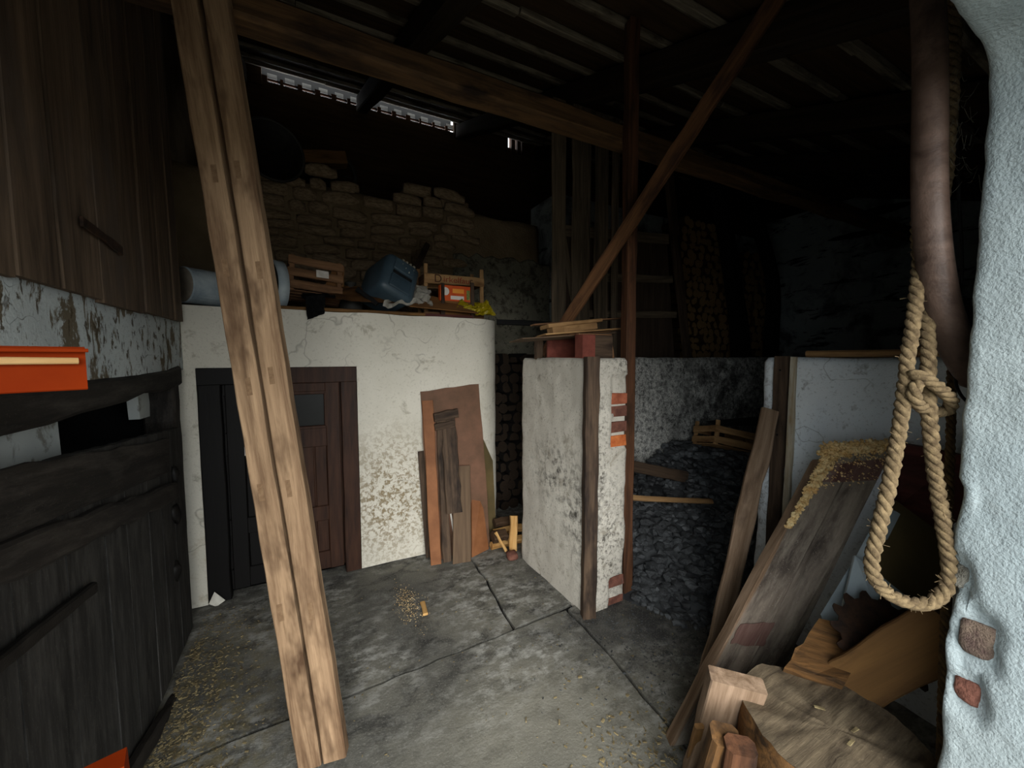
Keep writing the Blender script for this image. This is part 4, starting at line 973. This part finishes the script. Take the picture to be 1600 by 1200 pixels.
# ================================================================ RIGHT FOREGROUND HEAP
lean('bark_edged_board', 'narrow bark-edged board leaning on the end of the right bin wall', PZ(1106, 1068), PX(1203, 642, 2.10), .085, .03, 'boardedge', (-.6, -.8, .2), seg=14, jit=.006, ch=.008)
wb_ = thing('wide_board', PZ(1045, 1165), 'wide dusty old board leaning in the right foreground with shavings on top', 'board')
TL, TR = PA(1287, 712, 1.66), PA(1398, 697, 1.56); BL, BR = PZ(1047, 1166, .0), PZ(1172, 1150, .0)
def lerp4(u, v): return (BL*(1-u)+BR*u)*(1-v)+(TL*(1-u)+TR*u)*v
slab('left_plank', [lerp4(.05, 0), lerp4(.50, 0), lerp4(.50, 1), lerp4(.05, .98)], .035, 'bigboard', wb_, TL-BL, None, .003, 8)
slab('right_plank', [lerp4(.515, 0), lerp4(1, .0), lerp4(1, 1.01), lerp4(.515, 1)], .035, 'bigboard', wb_, TL-BL, None, .003, 8)
slab('raw_edge', [lerp4(0, 0), lerp4(.05, 0), lerp4(.05, .98), lerp4(0, .975)], .045, 'boardedge', wb_, TL-BL, None, .003, 8)
nb_ = (BR-BL).cross(TL-BL).normalized(); nb_ = nb_ if nb_.dot(CAM-BL) > 0 else -nb_
for v, u0, u1 in ((.93, .07, .97), (.36, .08, .55)):
    slab('red_paint_band', [lerp4(u0, v-.035)+nb_*.003, lerp4(u1, v-.05)+nb_*.003, lerp4(u1, v+.03)+nb_*.003, lerp4(u0, v+.03)+nb_*.003], .002, 'redpaint', wb_, TL-BL, None, .004, 6)
# shavings heaped on the top edge
sh = bmesh.new()
def shaving(c, s):
    n0 = len(sh.verts); k = R.randrange(3, 6); ax = Vector((R.uniform(-1, 1), R.uniform(-1, 1), R.uniform(-1, 1))).normalized(); e = ax.orthogonal().normalized(); f_ = ax.cross(e)
    pts = []
    for i in range(k+1):
        a = i/k*R.uniform(2.2, 4); pts.append([sh.verts.new(c+(e*math.cos(a)+f_*math.sin(a))*s*.5+ax*(w*s*.35)) for w in (-1, 1)])
    for i in range(k): sh.faces.new((pts[i][0], pts[i][1], pts[i+1][1], pts[i+1][0]))
for i in range(2300):
    v = R.random()
    if v < .62: u = R.random()**1.2*1.0; c = lerp4(u, 1.0+.008*R.gauss(0, 1))+nb_*R.uniform(-.025, .016)+Vector((0, 0, R.uniform(-.006, .042)*(1-u*.75)))
    else: w_ = R.random()**1.3; c = lerp4(R.uniform(-.03, .20)*(1-w_*.75), 1-.27*w_)+nb_*R.uniform(.0, .022*(1-w_*.6))
    shaving(c, R.uniform(.008, .017))
for i in range(220):
    c = lerp4(R.uniform(.2, .98), 1-.13*R.random()**1.6)+nb_*.004; shaving(c, R.uniform(.005, .010))
tag(link('wood_shavings', sh, 'shavings'), 'pale wood shavings heaped along the top of the wide board', 'shavings', None, 'stuff')
def quad(nm, lab, px, T, mt, grain=None, cat='board', rag=0, sub=0):
    return tag(slab(nm, [PA(*q) for q in px], T, mt, None, grain, None, rag, sub), lab, cat)
tag(slab('dark_red_board', [PX(1396, 690, 2.05), PX(1525, 716, 2.05), PA(1520, 860, 1.50), PA(1376, 830, 1.62)], .025, 'redboard', None, None, None, .003, 6), 'dark red-brown board behind the hanging rope', 'board')
quad('olive_panel', 'dark olive panel seen through the rope loop', [(1400, 782, 1.50), (1494, 850, 1.42), (1484, 1010, 1.28), (1352, 905, 1.38)], .012, 'olive')
quad('pale_board', 'blue-grey smooth panel below the rope loop', [(1336, 868, 1.40), (1440, 950, 1.30), (1400, 1030, 1.22), (1308, 985, 1.32)], .012, 'bluewhite')
quad('pale_strip', 'narrow blue-grey strip between wide board and pale panel', [(1338, 868, 1.43), (1380, 790, 1.47), (1402, 800, 1.46), (1300, 1000, 1.36), (1282, 960, 1.40)], .012, 'bluewhite')
# toothed rusty blade
p = PA(1380, 998, 1.22); sbm = bmesh.new(); N = 84; ring = []
for i in range(N):
    a = 2*math.pi*i/N; r = .122+(.014 if i % 6 in (0, 1) else (.006 if i % 6 == 2 else -.008)); ring.append((r*math.cos(a), r*math.sin(a)))
f1 = [sbm.verts.new((x, y, 0)) for x, y in ring]; f2 = [sbm.verts.new((x, y, -.004)) for x, y in ring]
sbm.faces.new(f1); sbm.faces.new(f2[::-1])
for i in range(N): sbm.faces.new((f1[i], f2[i], f2[(i+1) % N], f1[(i+1) % N]))
bmesh.ops.recalc_face_normals(sbm, faces=sbm.faces)
tag(link('saw_blade', sbm, 'rusty', None, frame(p, p+Vector((.8, -.5, .15)), Vector((-.5, -.6, .75)))), 'rusty toothed circular saw blade below the rope loop', 'saw blade')
lean('brown_plank', 'smooth brown plank slanting up behind the chopping block', PA(1316, 1078, 1.20), PA(1492, 976, 1.02), .135, .03, 'tanboard', (-.35, -.55, .75), seg=8)
quad('split_block', 'thick split wood block lying behind the chopping block', [(1280, 966, 1.34), (1380, 1000, 1.26), (1322, 1066, 1.15), (1226, 1042, 1.24)], .07, 'stump', None, 'firewood', .006, 6)
lean('board_stub', 'sawn board stub standing left of the chopping block', Vector((1.13, .78, .0)), PA(1150, 1062, 1.16), .15, .05, 'boardedge', (-.6, -.7, .2), seg=6, jit=.004)
lean('split_log', 'reddish split log leaning left of the chopping block', Vector((1.03, .73, .0)), PA(1132, 1150, 1.06), .075, .06, 'stump', (-.6, -.7, .2), 'firewood', seg=5, jit=.006, ch=.012)
lean('split_log', 'orange-brown split log nearest the chopping block', Vector((1.03, .65, .0)), PA(1158, 1165, 1.02), .07, .05, 'redpost', (-.6, -.7, .2), 'firewood', seg=5, jit=.006, ch=.012)
lean('lath', 'thin tan lath on the floor beside the board stub', PZ(1075, 1215), PA(1092, 1135, 1.2), .03, .015, 'tanboard', (-.5, -.8, .3), 'lath', seg=4)
# chopping block
sc_ = PA(1300, 1135, 1.06); hz = sc_.z; ck = thing('chopping_block', (sc_.x, sc_.y, 0), 'big axe-scarred chopping block at the bottom right', 'chopping block')
bm = bmesh.new(); rings = []; n = 56
for zi in range(9):
    z = hz*zi/8; row = []
    for j in range(n):
        a = 2*math.pi*j/n; k = 1+.07*noise.noise(Vector((math.cos(a)*1.6, math.sin(a)*1.6, z*.4)))+.035*noise.noise(Vector((math.cos(a)*9, math.sin(a)*9, z*1.5)))
        r = .205*k*(1.06-.06*z/hz)*(.975 if zi == 8 else 1); row.append(bm.verts.new((r*math.cos(a), r*math.sin(a)*1.05, z+(.012*noise.noise(Vector((math.cos(a)*3, math.sin(a)*3, 5))) if zi == 8 else 0))))
    rings.append(row)
for k in range(8):
    for j in range(n): bm.faces.new((rings[k][j], rings[k][(j+1) % n], rings[k+1][(j+1) % n], rings[k+1][j]))
link('trunk', bm, 'stump', ck, frame(Vector((sc_.x, sc_.y, 0)), Vector((sc_.x+1, sc_.y, 0)), Vector((0, 0, 1))), True)
bm = bmesh.new(); rr_ = []
for k in range(9):
    row = []
    for j in range(n):
        v = rings and None
        a = 2*math.pi*j/n; kk = 1+.07*noise.noise(Vector((math.cos(a)*1.6, math.sin(a)*1.6, hz*.4)))+.035*noise.noise(Vector((math.cos(a)*9, math.sin(a)*9, hz*1.5)))
        r = .205*kk*.977*(k/8); x, y = r*math.cos(a), r*math.sin(a)*1.05
        z = .012*noise.noise(Vector((math.cos(a)*3, math.sin(a)*3, 5)))*(k/8) - (.012*abs(noise.noise(Vector((x*14, y*5, 2))))+.008*abs(noise.noise(Vector((x*40, y*15, 4)))) if k < 8 else 0)
        row.append(bm.verts.new((x, y, z)) if k else None)
    if not k: c0_ = bm.verts.new((0, 0, -.005)); row = [c0_]*n
    rr_.append(row)
for k in range(8):
    for j in range(n):
        q = [rr_[k][j], rr_[k][(j+1) % n], rr_[k+1][(j+1) % n], rr_[k+1][j]]
        bm.faces.new(q if k else [q[0], q[2], q[3]])
bmesh.ops.recalc_face_normals(bm, faces=bm.faces)
ct = link('cut_top', bm, 'stump_top', ck, Matrix.Translation((sc_.x, sc_.y, hz+.001)), True)
for i in range(3):
    a = R.uniform(0, 6); rr = R.uniform(.03, .16); link('wood_splinter', plank_bm(R.uniform(.015, .03), .008, .003, 1, .002), 'chips', ct, Matrix.Translation((sc_.x+rr*math.cos(a), sc_.y+rr*math.sin(a), hz+.004)) @ Matrix.Rotation(R.uniform(0, 6), 4, 'Z'))
# stick on the right bin wall
lean('round_stick', 'light brown round stick lying on the right bin wall', Vector((2.2, 1.06, 1.462)), Vector((2.2, .52, 1.464)), .034, .032, 'lightwood', (0, 0, 1), 'stick', seg=8, jit=.001, ch=.012)
tag(link('wooden_knob', lump_bm(.022, .022, .018, 2, .15, 61), 'lightwood', None, Matrix.Translation((2.245, .985, 1.462)), True), 'small wooden knob beside the round stick', 'knob')
lean('flat_lath', 'short grey lath end lying on the right bin wall behind the rope', Vector((2.18, .66, 1.482)), Vector((2.16, .50, 1.486)), .05, .012, 'slat', (0, 0, 1), 'lath', seg=3)
# ================================================================ HANGING ON THE DOORWAY WALL
sp = [(1446, -60, .86), (1452, 60, .86), (1453, 160, .86), (1452, 260, .86), (1454, 340, .86), (1462, 420, .87), (1476, 490, .88), (1497, 545, .90), (1525, 590, .93)]
tag(tube('curved_shaft', [PA(*q) for q in sp], lambda u: .028+.004*u, 'shaft', None, 16, 8), 'smooth brown curved wooden shaft hanging beside the doorway', 'shaft')
bk = [(1490, 470, .95), (1498, 520, .95), (1512, 560, .95), (1530, 590, .97)]
tag(tube('leather_pad', [PA(*q) for q in bk], lambda u: .018+.018*math.sin(math.pi*min(1, u+.1)), 'leather', None, 12, 8), 'black leather pad inside the bend of the curved shaft', 'pad')
rp = [(1492, -70, .95), (1490, 60, .95), (1487, 150, .94), (1480, 240, .93), (1474, 300, .93), (1456, 350, .93), (1440, 390, .91), (1434, 440, .89), (1427, 500, .88), (1418, 560, .87), (1411, 630, .86), (1402, 690, .86), (1386, 770, .85), (1371, 835, .85), (1362, 880, .85), (1372, 912, .85), (1400, 934, .85), (1435, 944, .85), (1462, 938, .85), (1480, 915, .85), (1483, 880, .85), (1474, 820, .85), (1464, 760, .86), (1456, 700, .86), (1452, 650, .86), (1450, 600, .87), (1450, 540, .88), (1446, 480, .90), (1438, 420, .93), (1434, 360, .95), (1438, 320, .96), (1456, 250, .96), (1474, 150, .96), (1484, -70, .96)]
P = smoothpath([PA(*q) for q in rp], 6); o0 = P[0].copy()
rope = thing('hemp_rope', o0, 'thick hemp rope hanging in a long knotted loop at the doorway', 'rope')
b = rope_bm([v-o0 for v in P], .0138, .062); bmesh.ops.recalc_face_normals(b, faces=b.faces)
link('loop', b, 'rope', rope, Matrix.Translation(o0), True)
kn = [(1424, 584, .855), (1438, 588, .84), (1456, 598, .835), (1474, 612, .84), (1487, 626, .85), (1482, 640, .87), (1464, 644, .88), (1446, 640, .865), (1432, 628, .845), (1428, 610, .84), (1440, 596, .85), (1460, 604, .885)]
P = smoothpath([PA(*q) for q in kn], 6); b = rope_bm([v-o0 for v in P], .0125, .062); bmesh.ops.recalc_face_normals(b, faces=b.faces)
link('knot', b, 'rope', rope, Matrix.Translation(o0), True)
fz = bmesh.new(); pl = [PA(*q) for q in rp[6:30]]
for i in range(150):
    c = R.choice(pl).lerp(R.choice(pl), 0); k = R.randrange(len(pl)-1); c = pl[k].lerp(pl[k+1], R.random()); d_ = Vector((R.uniform(-1, 1), R.uniform(-1, 1), R.uniform(-1, 1))).normalized()
    tube_bm([c+d_*.012-o0, c+d_*R.uniform(.018, .027)-o0], .0006, 3, fz)
tag(link('loose_fibres', fz, 'rope', rope, Matrix.Translation(o0)), None, None, None, 'stuff')
q1 = smoothpath([PA(*q) for q in ((1488, 560, 1.0), (1485, 700, 1.0), (1478, 930, .99), (1474, 1060, .98), (1468, 1260, .96))], 6); o1 = q1[0].copy()
b = rope_bm([v-o1 for v in q1], .0095, .05); bmesh.ops.recalc_face_normals(b, faces=b.faces)
tag(link('thin_rope', b, 'rope_dark', None, Matrix.Translation(o1), True), 'thin dark rope hanging straight down beside the doorway edge', 'rope')
tag(tube('cable', [PA(*q) for q in ((1494, 150, .98), (1498, 300, .97), (1503, 420, .96), (1494, 520, .95), (1493, 590, .94), (1500, 615, .93), (1516, 632, .93))], .0035, 'leather', None, 8, 8), 'thin black cable curling down beside the curved shaft', 'cable')
cw = bmesh.new()
for i in range(46):
    a = PA(R.uniform(1470, 1530), R.uniform(90, 300), .90); c = a+Vector((R.uniform(-.05, .06), R.uniform(-.01, .03), R.uniform(-.05, .05))); m = (a+c)/2-Vector((0, 0, .012))
    tube_bm(smoothpath([a, m, c], 4), .0005, 3, cw)
tag(link('cobwebs', cw, 'cobweb'), 'dusty cobwebs in the upper corner of the doorway', 'cobweb', None, 'stuff')
# ================================================================ LITTER
pw_ = PZ(652, 945); lean('pale_wood_piece', 'yellow splinter of wood lying on the concrete floor', PZ(665, 962)+Vector((0, 0, .008)), PZ(660, 944)+Vector((0, 0, .012)), .025, .014, 'pale', (0, 0, 1), 'wood piece', seg=2)
def litter(name, label, n, pick, size, mat, cat):
    b = bmesh.new()
    for i in range(n):
        x, y = pick(); s = R.uniform(*size); a = R.uniform(0, 6.3); l, w = s, s*R.uniform(.15, .6); h = s*R.uniform(.1, .3)
        c, sn = math.cos(a), math.sin(a); tl = R.uniform(-.3, .3)*s
        v = [b.verts.new((x+dx*l*c-dy*w*sn, y+dx*l*sn+dy*w*c, .001+hz_*h+abs(tl)*.3+dx*tl*.5)) for hz_ in (0, 1) for dx, dy in ((-.5, -.5), (.5, -.5), (.5, .5), (-.5, .5))]
        for f in ((0, 3, 2, 1), (4, 5, 6, 7), (0, 1, 5, 4), (1, 2, 6, 5), (2, 3, 7, 6), (3, 0, 4, 7)): b.faces.new([v[k] for k in f])
    return tag(link(name, b, mat), label, cat, None, 'stuff')
litter('straw_and_chips', 'straw and wood chips littering the floor along the gate', 2400, lambda: (-.56+abs(R.gauss(0, .12)), 2.7-1.5*R.random()**.6), (.003, .014), 'chips', 'litter')
litter('floor_chips', 'pale wood chips scattered over the concrete', 320, lambda: (R.uniform(-.3, 1.9), R.uniform(.5, 2.6)), (.003, .010), 'chips', 'litter')
litter('chopping_chips', 'wood chips scattered near the chopping block', 700, lambda: (1.05+R.gauss(0, .16), .80+R.gauss(0, .2)), (.004, .018), 'chips', 'litter')
litter('coal_crumbs', 'coal crumbs spilled on the floor in front of the bin', 900, lambda: (1.6+R.gauss(0, .25), 1.42+R.gauss(0, .22)), (.003, .012), 'coal', 'litter')
sp_ = PZ(645, 940)
litter('sawdust', 'thin spread of pale sawdust round the yellow splinter', 380, lambda: (sp_.x+R.gauss(0, .035)-.03, sp_.y+R.gauss(0, .09)), (.002, .006), 'shavings', 'sawdust')
